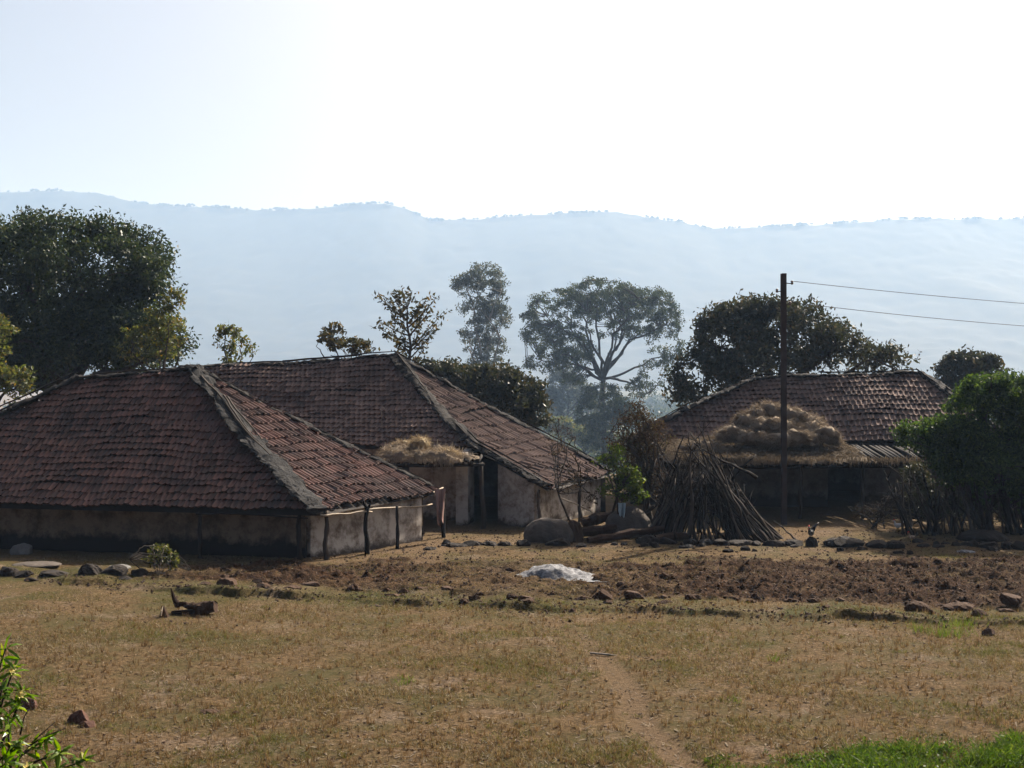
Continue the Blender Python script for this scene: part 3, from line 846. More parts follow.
l = (r_.uniform(.03, .14, n) * (1 + 2.4 * (np.abs(C[:, 0] + 2.35) < .3)))[:, None]
b.add(np.stack([C - [.012, 0, 0], C + [.012, 0, 0], C + d * l], 1).reshape(-1, 3), np.arange(3 * n).reshape(-1, 3))
o = b.build("straw_heap", M['straw_mid'], None, (-2.8, 44, 2.3), smooth=True)
tag(o, "golden straw spread over the lean-to between the left and middle huts", "straw heap")

def f_ver(x, y):
    base = 2.12 + .115 * (y - 45.6)
    e = sstep((x - 5.5) / .5) * sstep((13.9 - x + .8 * fbm(y * 1.5, y * 0, 2, 327)) / 1.2) * sstep((y - 45.42 - .3 * fbm(x * 1.3, x * 0, 3, 325)) / .25) * sstep((49.8 - y) / .3)
    m = np.exp(-((x - 10.0) / 1.9) ** 2)
    h = .06 + .2 * (fbm(x * .9, y * .9, 3, 320) + .25) + .13 * fbm(x * 4, y * 4, 3, 321) + m * .25 * sstep((y - 45.8) / 1.3) * (1 + .7 * fbm(x * .8, y * .8, 3, 322))
    return base + e * np.maximum(h, .05) - (1 - e) * .12, base
b = MB()
straw_mound(b, f_ver, 5.45, 15.8, 45.3, 49.7, 150, 330, 0, 16000)
n = 1100
C = np.stack([r_.uniform(5.7, 15.2, n), r_.normal(45.5, .08, n), 2.26 + r_.normal(0, .05, n)], -1)
d = np.stack([r_.normal(0, .3, n), r_.normal(-.15, .15, n), -np.ones(n)], -1)
l = r_.uniform(.03, .16, n)[:, None] * (1 + 1.2 * (fbm(C[:, 0] * 1.2, C[:, 0] * 0, 3, 77) > .12))[:, None]
b.add(np.stack([C - [.013, 0, 0], C + [.013, 0, 0], C + d * l], 1).reshape(-1, 3), np.arange(3 * n).reshape(-1, 3))
o = b.build("straw_heap", M['straw_dull'], None, (10, 47, 2.2), smooth=True)
tag(o, "layer of dry straw piled along the verandah roof behind the power pole", "straw heap")
BUN = [(735, 433, 47.2, .75, 1.3, .34, "pale sheaf of straw at the left foot of the verandah heap"),
       (750, 420, 47.7, .5, 1.0, .36, None), (772, 410, 48.2, -.4, 1.0, .36, "topmost straw sheaf on the verandah heap, left of the power pole"), (760, 413, 48.0, .9, .9, .32, None),
       (768, 426, 47.4, .3, 1.3, .38, None), (790, 414, 48.0, -.5, 1.0, .32, None), (803, 421, 47.9, .1, 1.3, .32, None), (815, 431, 47.4, -.3, 1.3, .32, None), (786, 427, 47.3, .5, 1.0, .34, None),
       (797, 437, 46.9, .15, 1.4, .3, None), (824, 438, 47.3, -.25, 1.0, .24, "rightmost low straw sheaf sliding off the verandah heap"), (755, 438, 46.8, -.25, 1.4, .32, None), (777, 440, 46.7, .2, 1.2, .28, None),
       (705, 447, 46.5, .2, 1.5, .22, "flat straw sheaf lying above the left end of the verandah")]
for k, (px, py, Z, rz_, L_, R_, lab) in enumerate(BUN):
    b = MB()
    c = at(px, py, Z)
    bundle_mesh(b, c, (math.cos(rz_), math.sin(rz_) * .6, -.1 * (k % 3)), L_ * 1.3, R_ * .86, 340 + k)
    o = b.build("straw_sheaf", M['straw_mid'], None, c, smooth=True)
    tag(o, lab or "rounded straw sheaf heaped among others on the verandah roof", "straw sheaf", "straw sheaves heaped on the verandah roof")
for px, py, Z, rz_, L_, R_, lab in [(420, 443, 43.9, .9, .7, .2, "rounded golden straw sheaf standing highest on the lean-to"), (404, 447, 44.3, .3, .8, .2, "low straw sheaf on the lean-to, nearest the left hut's end slope"), (448, 455, 43.6, -.3, .8, .17, "small straw sheaf near the right edge of the lean-to")]:
    b = MB(); c = at(px, py, Z)
    bundle_mesh(b, c, (math.cos(rz_), math.sin(rz_), 0), L_, R_, int(px))
    o = b.build("straw_sheaf", M['straw'], None, c, smooth=True)
    tag(o, lab, "straw sheaf", "straw sheaves on the lean-to")

# ------------------------------------------------------------------ trees and bushes
def grow(name, label, cat, foot, ells, leafmat, leaf, nclump, per, rc, seed, trunk_r=.3, fork=.35, limbs=7, bark='bark', group=None, up=.4, aspect=.45, surf=.6, zflat=.8, twig=.3, stems=1, depth=1.0, twig_r=.02):
    """tree: forking trunk with limbs, and a crown of leaf sprays; ells = (pixel x, pixel y, rx px, ry px, distance)"""
    r = np.random.default_rng(seed)
    foot = np.array(foot, float)
    E = []
    for x, y, a, c, Z in ells:
        E.append((at(x, y, Z), a / F * Z, c / F * Z))
    vol = np.array([a * a * c for _, a, c in E]) ** .62
    vol /= vol.sum()
    C = []
    for k in range(nclump):
        p, a, c = E[r.choice(len(E), p=vol)]
        d = r.normal(size=3); d /= np.linalg.norm(d)
        if d[2] < -.3 and r.random() < .5: d[2] *= -1
        q = surf + (1 - surf) * r.random() if r.random() < .75 else r.random() ** .5
        C.append(p + d * q * np.array([a, a * depth, c]) * .93)
    C = np.array(C)
    # leaves
    sz = r.uniform(.65, 1.35, nclump)
    d = r.normal(size=(nclump, per, 3)); d /= np.linalg.norm(d, axis=2)[..., None]
    q = r.random((nclump, per, 1)) ** .6
    P = C[:, None, :] + d * q * (rc * sz)[:, None, None] * np.array([1, 1, zflat])
    t = thing(name, foot, label, cat, group)
    b = MB()
    b.leaves(P.reshape(-1, 3), leaf, r, up, aspect)
    # limbs
    cen = np.average([e[0] for e in E], axis=0, weights=vol)
    topz = C[:, 2].max()
    w = MB()
    for s_ in range(stems):
        f0 = foot + (r.normal(size=3) * [.25, .25, 0] if stems > 1 else 0)
        ft = foot + (cen - foot) * np.array([.55, .55, 0]) + np.array([0, 0, (topz - foot[2]) * fork])
        if stems > 1: ft = ft + r.normal(size=3) * [.5, .5, .2]
        tt = np.linspace(0, 1, 8)[:, None]
        P0_ = f0 * (1 - tt) + ft * tt
        P0_[1:-1] += np.cumsum(r.normal(size=(6, 3)), axis=0) * trunk_r * .12
        tr = trunk_r / math.sqrt(stems)
        w.tube(P0_ - np.array([0, 0, .2]) * (1 - tt), np.linspace(tr * 1.25, tr * .8, 8), 8)
        idx = [int(np.argmax(C[:, 2]))] if stems == 1 else [int(r.integers(nclump))]
        for _ in range(limbs - 1):
            dd = np.min(np.linalg.norm(C[:, None] - C[idx][None], axis=2), axis=1)
            idx.append(int(np.argmax(dd * r.uniform(.7, 1, nclump))))
        nodes, rad = [], []
        for i in idx:
            e = C[i]
            n = 10
            s = np.linspace(0, 1, n)[:, None]
            mid = ft + (e - ft) * .5 + np.array([0, 0, .12 * np.linalg.norm(e - ft)])
            Q = ft * (1 - s) ** 2 + 2 * mid * s * (1 - s) + e * s ** 2
            Q[1:-1] += np.cumsum(r.normal(size=(n - 2, 3)), axis=0) * .03 * np.linalg.norm(e - ft)
            R = np.linspace(tr * .55, max(.012, tr * .1), n)
            w.tube(Q, R, 6)
            nodes += list(Q[2:]); rad += list(R[2:])
        nodes, rad = np.array(nodes), np.array(rad)
        sel = r.permutation(nclump)[: int(nclump * twig / stems)]
        for i in sel:
            dist = np.linalg.norm(nodes - C[i], axis=1) + .4 * np.maximum(nodes[:, 2] - C[i][2], 0)
            j = int(np.argmin(dist))
            a, e = nodes[j], C[i]
            m_ = (a + e) / 2 + r.normal(size=3) * .08 * np.linalg.norm(e - a) + [0, 0, .05 * np.linalg.norm(e - a)]
            w.tube([a, m_, e], [max(twig_r, min(rad[j] * .6, twig_r * 3)), max(twig_r * .7, rad[j] * .3), twig_r * .4], 4, cap=False)
    w.build("trunk" if stems == 1 else "stems", M[bark], t, foot, smooth=True)
    b.build("crown" if stems == 1 else "foliage", M[leafmat], t, foot)
    return t
def foot(px, Z, drop=0.0):
    x = (px - 512) / F * Z
    return (x, Z, g1(x, Z) - drop)

grow("mango_tree", "huge dark dense tree rising behind the left hut", "tree", foot(70, 60),
     [(57, 273, 92, 56, 60), (119, 296, 58, 62, 59), (-3, 271, 70, 50, 61), (-53, 311, 70, 70, 60), (147, 346, 40, 45, 58.5), (57, 346, 95, 60, 60), (87, 356, 80, 40, 60), (107, 311, 60, 50, 61), (27, 331, 60, 50, 61), (155, 276, 22, 26, 60), (102, 249, 42, 26, 60), (32, 239, 45, 22, 60), (142, 266, 30, 32, 60), (158, 300, 22, 34, 59.5), (135, 245, 26, 22, 60), (85, 365, 40, 24, 58.5), (30, 372, 40, 20, 58.5)],
     'mango', .22, 500, 200, .9, 1, .5, .35, 12, up=.2, twig=.3, surf=.88)
grow("autumn_tree", "loose yellow-green tree at the right edge of the huge dark tree", "tree", foot(165, 56),
     [(160, 335, 24, 35, 56), (146, 345, 30, 26, 56), (174, 305, 12, 20, 56)], 'yellow_leaf', .2, 110, 26, .34, 2, .12, .5, 7, twig=.8)
grow("leafy_tree", "yellow-green tree top behind the left hut's far roof end", "tree", foot(5, 52),
     [(8, 385, 26, 24, 52), (-12, 340, 26, 38, 52), (-30, 380, 40, 30, 52)], 'yellow_leaf', .2, 150, 34, .36, 3, .15, .5, 7, twig=.6)
grow("young_tree", "small yellow-green tree top just above the left end of the middle hut's ridge", "tree", foot(232, 60),
     [(232, 342, 17, 14, 60), (225, 335, 12, 10, 60), (240, 350, 14, 12, 60), (230, 370, 14, 14, 60)], 'yellow_leaf', .22, 80, 14, .3, 4, .1, .5, 6, twig=.9)
grow("olive_shrub", "low spreading olive shrub peeping over the middle hut's ridge", "shrub", foot(340, 60),
     [(330, 340, 16, 12, 60), (348, 346, 24, 9, 60), (362, 350, 14, 8, 60), (335, 330, 12, 8, 60), (345, 365, 20, 10, 60)], 'sapling', .24, 90, 13, .26, 5, .1, .6, 9, twig=.9)
def layered_sapling():
    r = np.random.default_rng(6)
    Z = 58.0
    f0 = np.array(foot(409, Z))
    t = thing("layered_sapling", f0, "small dark tree with tiers of level branches above the middle hut's peak", "tree")
    w, b = MB(), MB()
    T = curve([f0, at(409, 362, Z), at(411, 345, Z), at(407, 325, Z), at(408, 308, Z), at(402, 294, Z)])
    w.tube(T(np.linspace(0, 1, 20)), np.linspace(.17, .02, 20), 7)
    tips = [(398, 350, .62), (424, 346, .6), (378, 327, .74), (388, 335, .7), (434, 330, .66), (443, 312, .72), (438, 322, .7), (381, 322, .78), (379, 297, .86), (390, 293, .92), (428, 297, .84), (436, 298, .82), (420, 305, .84), (396, 308, .86), (412, 292, .93), (402, 290, .97), (422, 318, .78), (394, 318, .8), (415, 334, .7), (430, 310, .78), (402, 340, .68), (386, 300, .88)]
    for px, py, v in tips:
        a = T(np.array([v]))[0]; e = at(px, py, Z + r.normal() * .45)
        m_ = a * .5 + e * .5 + np.array([0, 0, -.12])
        s_ = np.linspace(0, 1, 8)[:, None]
        Q = a * (1 - s_) ** 2 + 2 * m_ * s_ * (1 - s_) + e * s_ ** 2
        w.tube(Q, np.linspace(.04, .012, 8), 5)
        n = 56
        k = r.integers(2, 8, n)
        C = Q[k] + r.normal(size=(n, 3)) * [.16, .16, .09]
        b.leaves(C, .25, r, .5, .42)
    w.build("trunk", M['bark'], t, f0, smooth=True)
    b.build("crown", M['sapling'], t, f0)
layered_sapling()
grow("eucalyptus", "tall slim hazy grey tree beside the wide-crowned tree", "tree", foot(484, 250),
     [(484, 282, 26, 20, 250), (467, 285, 17, 12, 250), (478, 312, 22, 16, 250), (496, 318, 16, 20, 250), (474, 340, 20, 16, 250), (490, 350, 20, 18, 250), (480, 372, 18, 20, 250), (500, 292, 14, 12, 250)],
     'grey_leaf', .55, 340, 44, 1.15, 7, .5, .45, 9, bark='palebark', twig=.5, twig_r=.06)
grow("banyan_tree", "wide domed hazy tree with bare limbs showing inside, centre of the view", "tree", foot(606, 245),
     [(560, 310, 38, 22, 245), (600, 297, 42, 19, 245), (648, 312, 34, 26, 245), (545, 335, 24, 16, 245), (565, 348, 32, 18, 245), (665, 335, 20, 30, 245), (615, 315, 50, 26, 245), (570, 360, 26, 12, 245), (655, 372, 18, 14, 245), (530, 322, 12, 12, 245), (540, 365, 16, 10, 245), (575, 380, 14, 9, 245), (640, 388, 16, 10, 245), (672, 358, 12, 12, 245)],
     'fig', .5, 760, 58, 1.1, 8, .6, .5, 18, twig=.8, surf=.85, twig_r=.09)
grow("rounded_bush", "dense rounded hazy bush at the foot of the wide domed tree", "bush", foot(604, 238),
     [(603, 404, 26, 24, 238), (588, 412, 16, 18, 238), (618, 412, 18, 16, 238), (630, 420, 14, 10, 238), (600, 424, 32, 14, 238), (604, 445, 26, 16, 238)], 'fig', .5, 300, 50, 1.0, 9, .5, .4, 6, twig=.2)
grow("valley_tree", "faint pale tree far down the valley left of the wide domed tree", "tree", foot(562, 420),
     [(562, 385, 18, 22, 420), (575, 400, 26, 20, 420), (548, 405, 20, 20, 420)], 'grey_leaf', 1.0, 260, 40, 2.0, 10, .8, .4, 6, twig=.2, twig_r=.1)
grow("valley_tree", "low light green clump far off above the middle hut's roof edge", "tree", foot(585, 330),
     [(585, 436, 20, 12, 330), (560, 428, 16, 10, 330), (600, 442, 20, 14, 330)], 'yellow_leaf', .9, 160, 40, 1.6, 11, .4, .4, 5, twig=.2, twig_r=.1)
grow("thicket_tree", "dark bushy tree standing behind the middle hut's sunlit end slope", "tree", foot(487, 64),
     [(450, 378, 30, 16, 64), (490, 385, 38, 22, 64), (525, 398, 24, 24, 64), (428, 370, 12, 10, 64), (500, 405, 45, 20, 64), (530, 415, 20, 18, 64)],
     'dark_leaf', .26, 330, 56, .5, 12, .25, .4, 9, twig=.4)
grow("spreading_tree", "broad dark tree behind the right hut, left of its ridge top", "tree", foot(775, 68),
     [(735, 340, 42, 32, 68), (790, 335, 52, 34, 68), (845, 350, 42, 26, 68), (710, 375, 40, 30, 68), (885, 362, 28, 16, 68), (770, 368, 70, 28, 68), (725, 320, 26, 14, 68), (760, 310, 26, 13, 68), (690, 395, 24, 14, 68)],
     'dark_leaf', .28, 400, 70, .68, 13, .4, .3, 12, twig=.45, surf=.85)
grow("shade_tree", "smaller grey-green tree behind the creeper-covered bush at the right", "tree", foot(968, 80),
     [(965, 365, 26, 14, 80), (945, 376, 14, 12, 80), (985, 372, 24, 18, 80), (970, 385, 30, 16, 80)], 'dark_leaf', .3, 170, 50, .55, 14, .22, .5, 8, twig=.6)
grow("creeper_bush", "big bright green creeper-covered bush over a stick fence at the right edge", "bush", foot(985, 42.5),
     [(985, 420, 42, 44, 42.5), (1008, 402, 34, 30, 42.3), (1040, 410, 46, 40, 42.3), (955, 440, 36, 26, 42), (925, 436, 22, 14, 42), (906, 434, 10, 11, 41.7), (915, 440, 14, 12, 41.7), (940, 428, 16, 10, 41.6), (935, 450, 20, 14, 41.7), (990, 470, 45, 22, 41.6), (1000, 465, 50, 34, 42.5), (1060, 450, 50, 40, 42.5), (960, 470, 30, 20, 42), (1010, 492, 40, 20, 42), (1030, 480, 40, 30, 41.8), (975, 455, 30, 26, 41.7), (985, 395, 24, 20, 42)],
     'creeper', .14, 880, 76, .33, 15, .1, .3, 8, twig=.1, stems=3, surf=.78)
grow("rusty_shrub", "reddish-brown half-bare shrub between the middle hut and the stick pile", "shrub", foot(642, 42),
     [(638, 430, 26, 22, 42.4), (652, 438, 20, 20, 42.4), (642, 458, 26, 24, 42.4), (622, 452, 20, 24, 42.4), (636, 408, 8, 8, 42.4), (648, 482, 20, 18, 42.4)], 'rust_leaf', .09, 300, 24, .32, 16, .12, .35, 10, twig=1.0, stems=4, twig_r=.012)
grow("green_shrub", "yellow-green leafy shrub beside the pale blue cloth", "shrub", foot(622, 41),
     [(620, 490, 20, 14, 41), (612, 462, 14, 18, 41), (628, 478, 16, 16, 41), (632, 494, 14, 10, 41)], 'lime_leaf', .13, 100, 26, .24, 17, .06, .5, 7, twig=.9, stems=2)
grow("bare_sapling", "thin half-bare sapling in front of the middle hut's end wall", "sapling", foot(571, 40.5),
     [(562, 450, 20, 26, 40.5), (575, 480, 22, 20, 40.5), (556, 428, 10, 12, 40.5), (590, 500, 14, 14, 40.5)], 'rust_leaf', .08, 70, 9, .22, 18, .05, .45, 10, twig=1.0, stems=2, surf=.3, twig_r=.012)
grow("little_shrub", "small green shrub before the left hut's dark front wall", "shrub", foot(163, 33.6),
     [(160, 552, 11, 10, 33.6), (168, 560, 11, 9, 33.6), (154, 562, 10, 9, 33.6)], 'yellow_leaf', .09, 56, 20, .11, 19, .03, .3, 7, twig=.9, stems=3, twig_r=.007)
grow("twig_heap", "tangle of brown twigs in front of the right hut's verandah", "brush heap", foot(880, 43.3),
     [(875, 515, 28, 16, 43.3), (895, 500, 16, 16, 43), (862, 508, 8, 8, 43)], 'rust_leaf', .05, 150, 5, .3, 20, .05, .3, 14, bark='stick', twig=1.0, stems=4, surf=.5, twig_r=.012)

r = np.random.default_rng(66)
b = MB()
for q in range(700):
    Z = 330 * (1300 / 330) ** r.random()
    px = r.uniform(-150, 1180) if q > 260 else r.uniform(500, 720)
    x = (px - 512) / F * Z
    hgt_ = r.uniform(3, 8) * (1 + Z / 1600)
    n = 90
    d = r.normal(size=(n, 3)); d /= np.linalg.norm(d, axis=1)[:, None]
    C = np.array([x, Z, g1(x, Z) + hgt_ * .45]) + d * (r.random((n, 1)) ** .4) * np.array([hgt_ * r.uniform(.7, 1.3), hgt_ * .7, hgt_ * .55]) * (1 + .35 * fbm(d[:, 0] * 2 + q, d[:, 2] * 2, 2, q))[:, None]
    b.leaves(C, .5 + .0022 * Z, r, .4, .6)
o = b.build("valley_scrub", M['fig']); tag(o, "hazy scrub and small trees filling the valley behind the huts", "scrub", kind="stuff")

grow("brush_heap", "dark leafy brushwood packed behind the stick fence under the creeper-covered bush", "brush heap", foot(960, 43.2),
     [(925, 505, 24, 22, 43.2), (955, 500, 34, 26, 43.2), (995, 505, 36, 26, 43.2), (1030, 505, 36, 28, 43.2), (915, 480, 16, 18, 43.2)], 'dark_leaf', .12, 300, 44, .3, 21, .05, .3, 12, bark='stick', twig=1.0, stems=5, twig_r=.012)

# foreground shrub at the lower left
fg = thing("flowering_shrub", foot(5, 7.0), "bright green flowering shrub at the lower left corner, nearest the camera", "shrub")
r = np.random.default_rng(77)
st, lf, fl = MB(), MB(), MB()
f0 = np.array(fg.location)
hub = at(-14, 790, 7.0)
TIPS = [(6, 648, 7), (14, 668, 7.05), (2, 690, 6.9), (22, 692, 7.1), (-14, 660, 7.2), (8, 716, 6.95), (-6, 735, 6.9), (20, 742, 7), (48, 738, 7.15), (62, 752, 7), (86, 760, 7.1), (30, 766, 6.9), (5, 764, 6.8), (-22, 700, 7), (60, 775, 6.9), (-30, 750, 7)]
def leaf6(mb, base, d, L, wd, up_):
    d = d / np.linalg.norm(d)
    s = np.cross(d, up_); s /= np.linalg.norm(s) + 1e-9
    n = np.cross(s, d)
    V = [base, base + d * L * .3 + s * wd * .45 - n * .004, base + d * L * .65 + s * wd * .42 - n * .012, base + d * L - n * .03,
         base + d * L * .65 - s * wd * .42 - n * .012, base + d * L * .3 - s * wd * .45 - n * .004, base + d * L * .3 + n * .006, base + d * L * .65 - n * .002]
    mb.add(V, [[0, 1, 6], [1, 2, 7, 6], [2, 3, 7], [0, 6, 5], [6, 7, 4, 5], [7, 3, 4]])
for k, (px, py, Z) in enumerate(TIPS):
    e = at(px, py, Z)
    j = hub + r.normal(size=3) * .06
    mid = (j + e) / 2 + np.array([r.normal() * .05, r.normal() * .08, .02])
    s = np.linspace(0, 1, 8)[:, None]
    Q = j * (1 - s) ** 2 + 2 * mid * s * (1 - s) + e * s ** 2
    st.tube(Q, np.linspace(.011, .004, 8), 6)
    for m_ in range(20):
        q = Q[-1] + (Q[-4] - Q[-1]) * (r.random() ** 1.6)
        d = (e - mid) / np.linalg.norm(e - mid) * .6 + r.normal(size=3) * .75
        leaf6(lf, q, d, r.uniform(.06, .12), r.uniform(.02, .034), r.normal(size=3) * .5 + [0, 0, 1])
    if k in (1, 3, 11):
        for q in range(7):
            a = q / 7 * 6.28
            leaf6(fl, e + [0, -.03, 0], np.array([math.cos(a) * .8, -.5, math.sin(a) * .8]), .024, .016, np.array([0, -1.0, .2]))
st.tube([f0 - [0, 0, .1], (f0 + hub) / 2 + [.03, 0, 0], hub], [.03, .025, .018], 7)
for px0, py0, px1, py1 in [(0, 700, 10, 668), (20, 735, 34, 700), (18, 760, 55, 722), (30, 745, 66, 728), (-5, 690, 28, 690)]:
    st.tube([at(px0, py0, 7.1), at((px0 + px1) / 2 - 3, (py0 + py1) / 2, 7.12), at(px1, py1, 7.1)], [.006, .004, .002], 5)
st.build("stems", M['bark'], fg, f0, smooth=True)
lf.build("foliage", M['fresh_leaf'], fg, f0)
fl.build("blossoms", M['petal'], fg, f0)

# ------------------------------------------------------------------ power pole and wires
pz = 44.2
pb = np.array(foot(784, pz)); pt_ = at(783.5, 273.5, pz)
pole = thing("power_pole", pb, "dark rusty power pole standing before the right hut", "power pole")
b = MB()
ax = (pt_ - pb); Lp = np.linalg.norm(ax)
tt = np.linspace(0, 1, 12)[:, None]
w_ = np.array([.125, 0, 0]); d_ = np.array([0, .11, 0])
c_ = (pb + pt_) / 2 - np.array([0, 0, .2])
b.box(c_, [.035, 0, 0], [0, .115, 0], ax / 2 + [0, 0, .2])                       # steel joist: web and two flanges
b.box(c_ - [0, .10, 0], [.085, 0, 0], [0, .018, 0], ax / 2 + [0, 0, .2])
b.box(c_ + [0, .10, 0], [.085, 0, 0], [0, .018, 0], ax / 2 + [0, 0, .2])
b.build("shaft", M['steel'], pole, pb)
WP = []
for px, py, side in [(792, 282, 1), (790, 303, 1), (777, 290, -1)]:
    b = MB(); e = at(px, py, pz)
    s0 = np.array([pt_[0], pz, e[2] - .03])
    b.tube([s0, (s0 + e) / 2 + [0, 0, -.03], e - [0, 0, .06]], [.02, .018, .016], 6)
    br = b.build("bracket", M['steel'], pole, pb)
    b = MB()
    b.tube([e - [0, 0, .09], e - [0, 0, .05], e - [0, 0, .02], e + [0, 0, .02], e + [0, 0, .05]], [.03, .055, .035, .055, .03], 10)
    b.build("insulator", M['porcelain'], br, pb, smooth=True)
    WP.append(e + [0, 0, .03])
for py in (299, 313):
    b = MB(); b.tube([at(783.5, py, pz), at(776, py - 5, pz)], [.016, .012], 5)
    b.build("step_peg", M['steel'], pole, pb)
pole2 = copy_tree(pole)
pole2.location = (50 + (pb[0] - 9.6), 70, g1(50, 70))
tag(pole2, "far power pole out along the wires to the right", "power pole")
for k, sag in ((0, .5), (1, .72)):
    A = WP[k]; B_ = A + np.array(pole2.location) - pb
    t_ = np.linspace(0, 1, 40)
    P = A * (1 - t_)[:, None] + B_ * t_[:, None]
    P[:, 2] = A[2] * (1 - t_) + (A[2] - (.0 if k == 0 else .0)) * t_ - 4 * sag * t_ * (1 - t_)
    b = MB(); b.tube(P, .011, 5)
    o = b.build("power_line", M['wire'], None, A, smooth=True)
    tag(o, ["upper thin wire running from the power pole to the right", "lower thin wire running from the power pole to the right"][k], "wire", "wires from the power pole")

# ------------------------------------------------------------------ stick piles
def stick_mesh(seed, L=3.0, r=.045):
    rr = np.random.default_rng(seed)
    n = 9
    t_ = np.linspace(0, 1, n)
    P = np.stack([np.cumsum(rr.normal(size=n)) * .025, np.cumsum(rr.normal(size=n)) * .025, t_ * L], -1)
    P -= P[0]
    b = MB(); b.tube(P, np.linspace(r, r * .35, n) * (1 + .1 * rr.normal(size=n)), 6)
    for k in range(rr.integers(1, 4)):
        i = rr.integers(3, 8)
        d = np.array([rr.normal(), rr.normal(), 1.2]); d /= np.linalg.norm(d)
        l = rr.uniform(.3, .8)
        b.tube([P[i], P[i] + d * l * .5 + rr.normal(size=3) * .04, P[i] + d * l], [r * .45, r * .3, r * .12], 5)
    return b
protos = []
for k in range(9):
    o = stick_mesh(400 + k, 3.0, .028 + .009 * (k % 3)).build("leaning_branch", M['stick'], smooth=True)
    protos.append(o)
used = [False] * 9
def put_stick(k, footp, headp, label, group, sc=1.0):
    o = protos[k] if not used[k] else protos[k].copy()
    if used[k]:
        SC.collection.objects.link(o)
    used[k] = True
    v = Vector(headp) - Vector(footp)
    o.location = Vector(footp)
    o.rotation_mode = 'QUATERNION'
    o.rotation_quaternion = v.to_track_quat('Z', 'Y') @ Quaternion((0, 0, 1), random.random() * 6.283)
    l = v.length / 3.0
    o.scale = (sc, sc, l)
    tag(o, label, "branch", group)
r = np.random.default_rng(55)
ctr = np.array([(711 - 512) / F * 40.6, 40.8])
for k in range(200):
    th = r.uniform(0, 2 * math.pi)
    rad = r.uniform(.75, 1.0)
    fx, fy = ctr[0] + math.cos(th) * 2.3 * rad + .1, ctr[1] + math.sin(th) * 1.5 * rad
    fr_ = r.uniform(.62, .85)
    t2 = th + r.normal() * .7
    ap = np.array([ctr[0] - .25 + math.cos(t2) * .5 + r.normal() * .3, ctr[1] + math.sin(t2) * .35 + r.normal() * .12])
    z0 = g1(fx, fy)
    hz = r.uniform(1.3, 2.2) + max(0, r.normal() * .35 + .2) * (abs(ap[0] - ctr[0] + .3) < .7)
    put_stick(k % 9, (fx, fy, z0 - .05), (ap[0], ap[1], hz), "dry grey-brown branch leaning among many in the cone-shaped stick pile", "branches leaning in the cone-shaped stick pile", r.uniform(.8, 1.3))
for k, (x0, y0, x1, y1, s, lab) in enumerate([(738, 512, 697, 424, 1.3, "long dark branch rising highest above the cone-shaped stick pile, leaning left"), (748, 515, 690, 440, 1.2, None), (742, 520, 706, 436, 1.5, None), (732, 480, 756, 455, 1.3, "pale short branch tip jutting right from the top of the stick pile"), (757, 478, 690, 446, 1.1, None), (676, 540, 677, 478, 1.4, "upright pale stick at the left side of the stick pile"), (800, 543, 775, 520, 1.0, "thin pale branch lying slanted at the right foot of the stick pile"), (724, 530, 708, 450, 1.3, None), (735, 505, 693, 430, 1.6, None), (728, 520, 698, 436, 1.4, None), (690, 535, 702, 440, 1.5, None), (705, 535, 697, 446, 1.4, None)]):
    put_stick((k * 4 + 1) % 9, at(x0, y0, 40.0 - .4 * (k % 3)), at(x1, y1, 40.2), lab or "dark branch slanting up to the left over the stick pile's top", "branches leaning in the cone-shaped stick pile" if lab is None else None, s)
for k in range(85):
    x = r.uniform(13.0, 19.0); y = 42 + r.normal() * .25 - .3
    h = r.uniform(1.3, 2.3)
    put_stick(k % 9, (x, y - .25, g1(x, y) - .05), (x + r.normal() * .35 - .2, y + .35 + r.normal() * .1, h), "upright dry branch in the stick fence below the green creeper", "branches of the stick fence at the right edge", r.uniform(.9, 1.5))
for x0, y0, x1, y1 in [(1012, 532, 995, 465), (1022, 535, 1002, 478), (972, 538, 969, 495)]:
    put_stick(2, at(x0, y0, 41.0), at(x1, y1, 41.4), "paler brown branch leaning against the front of the stick fence", "pale branches against the stick fence", 1.5)

# ------------------------------------------------------------------ stones, clods, logs
def rock_mesh(seed, ax=(1, .8, .6), rough=.22, res=3, flat=True):
    import bmesh
    bm = bmesh.new()
    bmesh.ops.create_icosphere(bm, subdivisions=res + 1, radius=1.0)
    V = np.array([v.co[:] for v in bm.verts]); Fc = [[v.index for v in f.verts] for f in bm.faces]
    bm.free()
    a, c = V[:, 0] * 1.6 + V[:, 2] * .7, V[:, 1] * 1.6 - V[:, 2] * .9
    s = 1 + rough * 1.6 * fbm(a + seed, c, 3, seed) + min(rough, .2) * .7 * fbm(a * 3.3 + seed, c * 3.3 + V[:, 2] * 2, 3, seed + 1)
    rr = np.random.default_rng(seed)
    for k in range(5):                                      # knocked-off facets
        d = rr.normal(size=3); d /= np.linalg.norm(d)
        h = rr.uniform(.62, .85)
        s = np.minimum(s, h / np.maximum(V @ d, 1e-3) * 1.0 + 0) if rough > .15 else s
    V = V * s[:, None] * np.array(ax)
    V[:, 2] = np.maximum(V[:, 2], -.35 * ax[2])
    V[:, 2] += .3 * ax[2]
    b = MB(); b.add(V, Fc)
    return b
def put_rock(name, px, py, wpx, hpx, seed, mat, label, cat, group=None, Z=None, rough=.24, res=3, dz=0):
    Z = Z or zpx(py)
    x = (px - 512) / F * Z
    w, h = wpx / F * Z / 2, hpx / F * Z / 1.25
    b = rock_mesh(seed, (w * 1.1, w * .75, h * .92), rough, res)
    o = b.build(name, M[mat], smooth=(rough < .1))
    o.location = (x, Z + w * .5, g1(x, Z) - .03 + dz)
    return tag(o, label, cat, group)

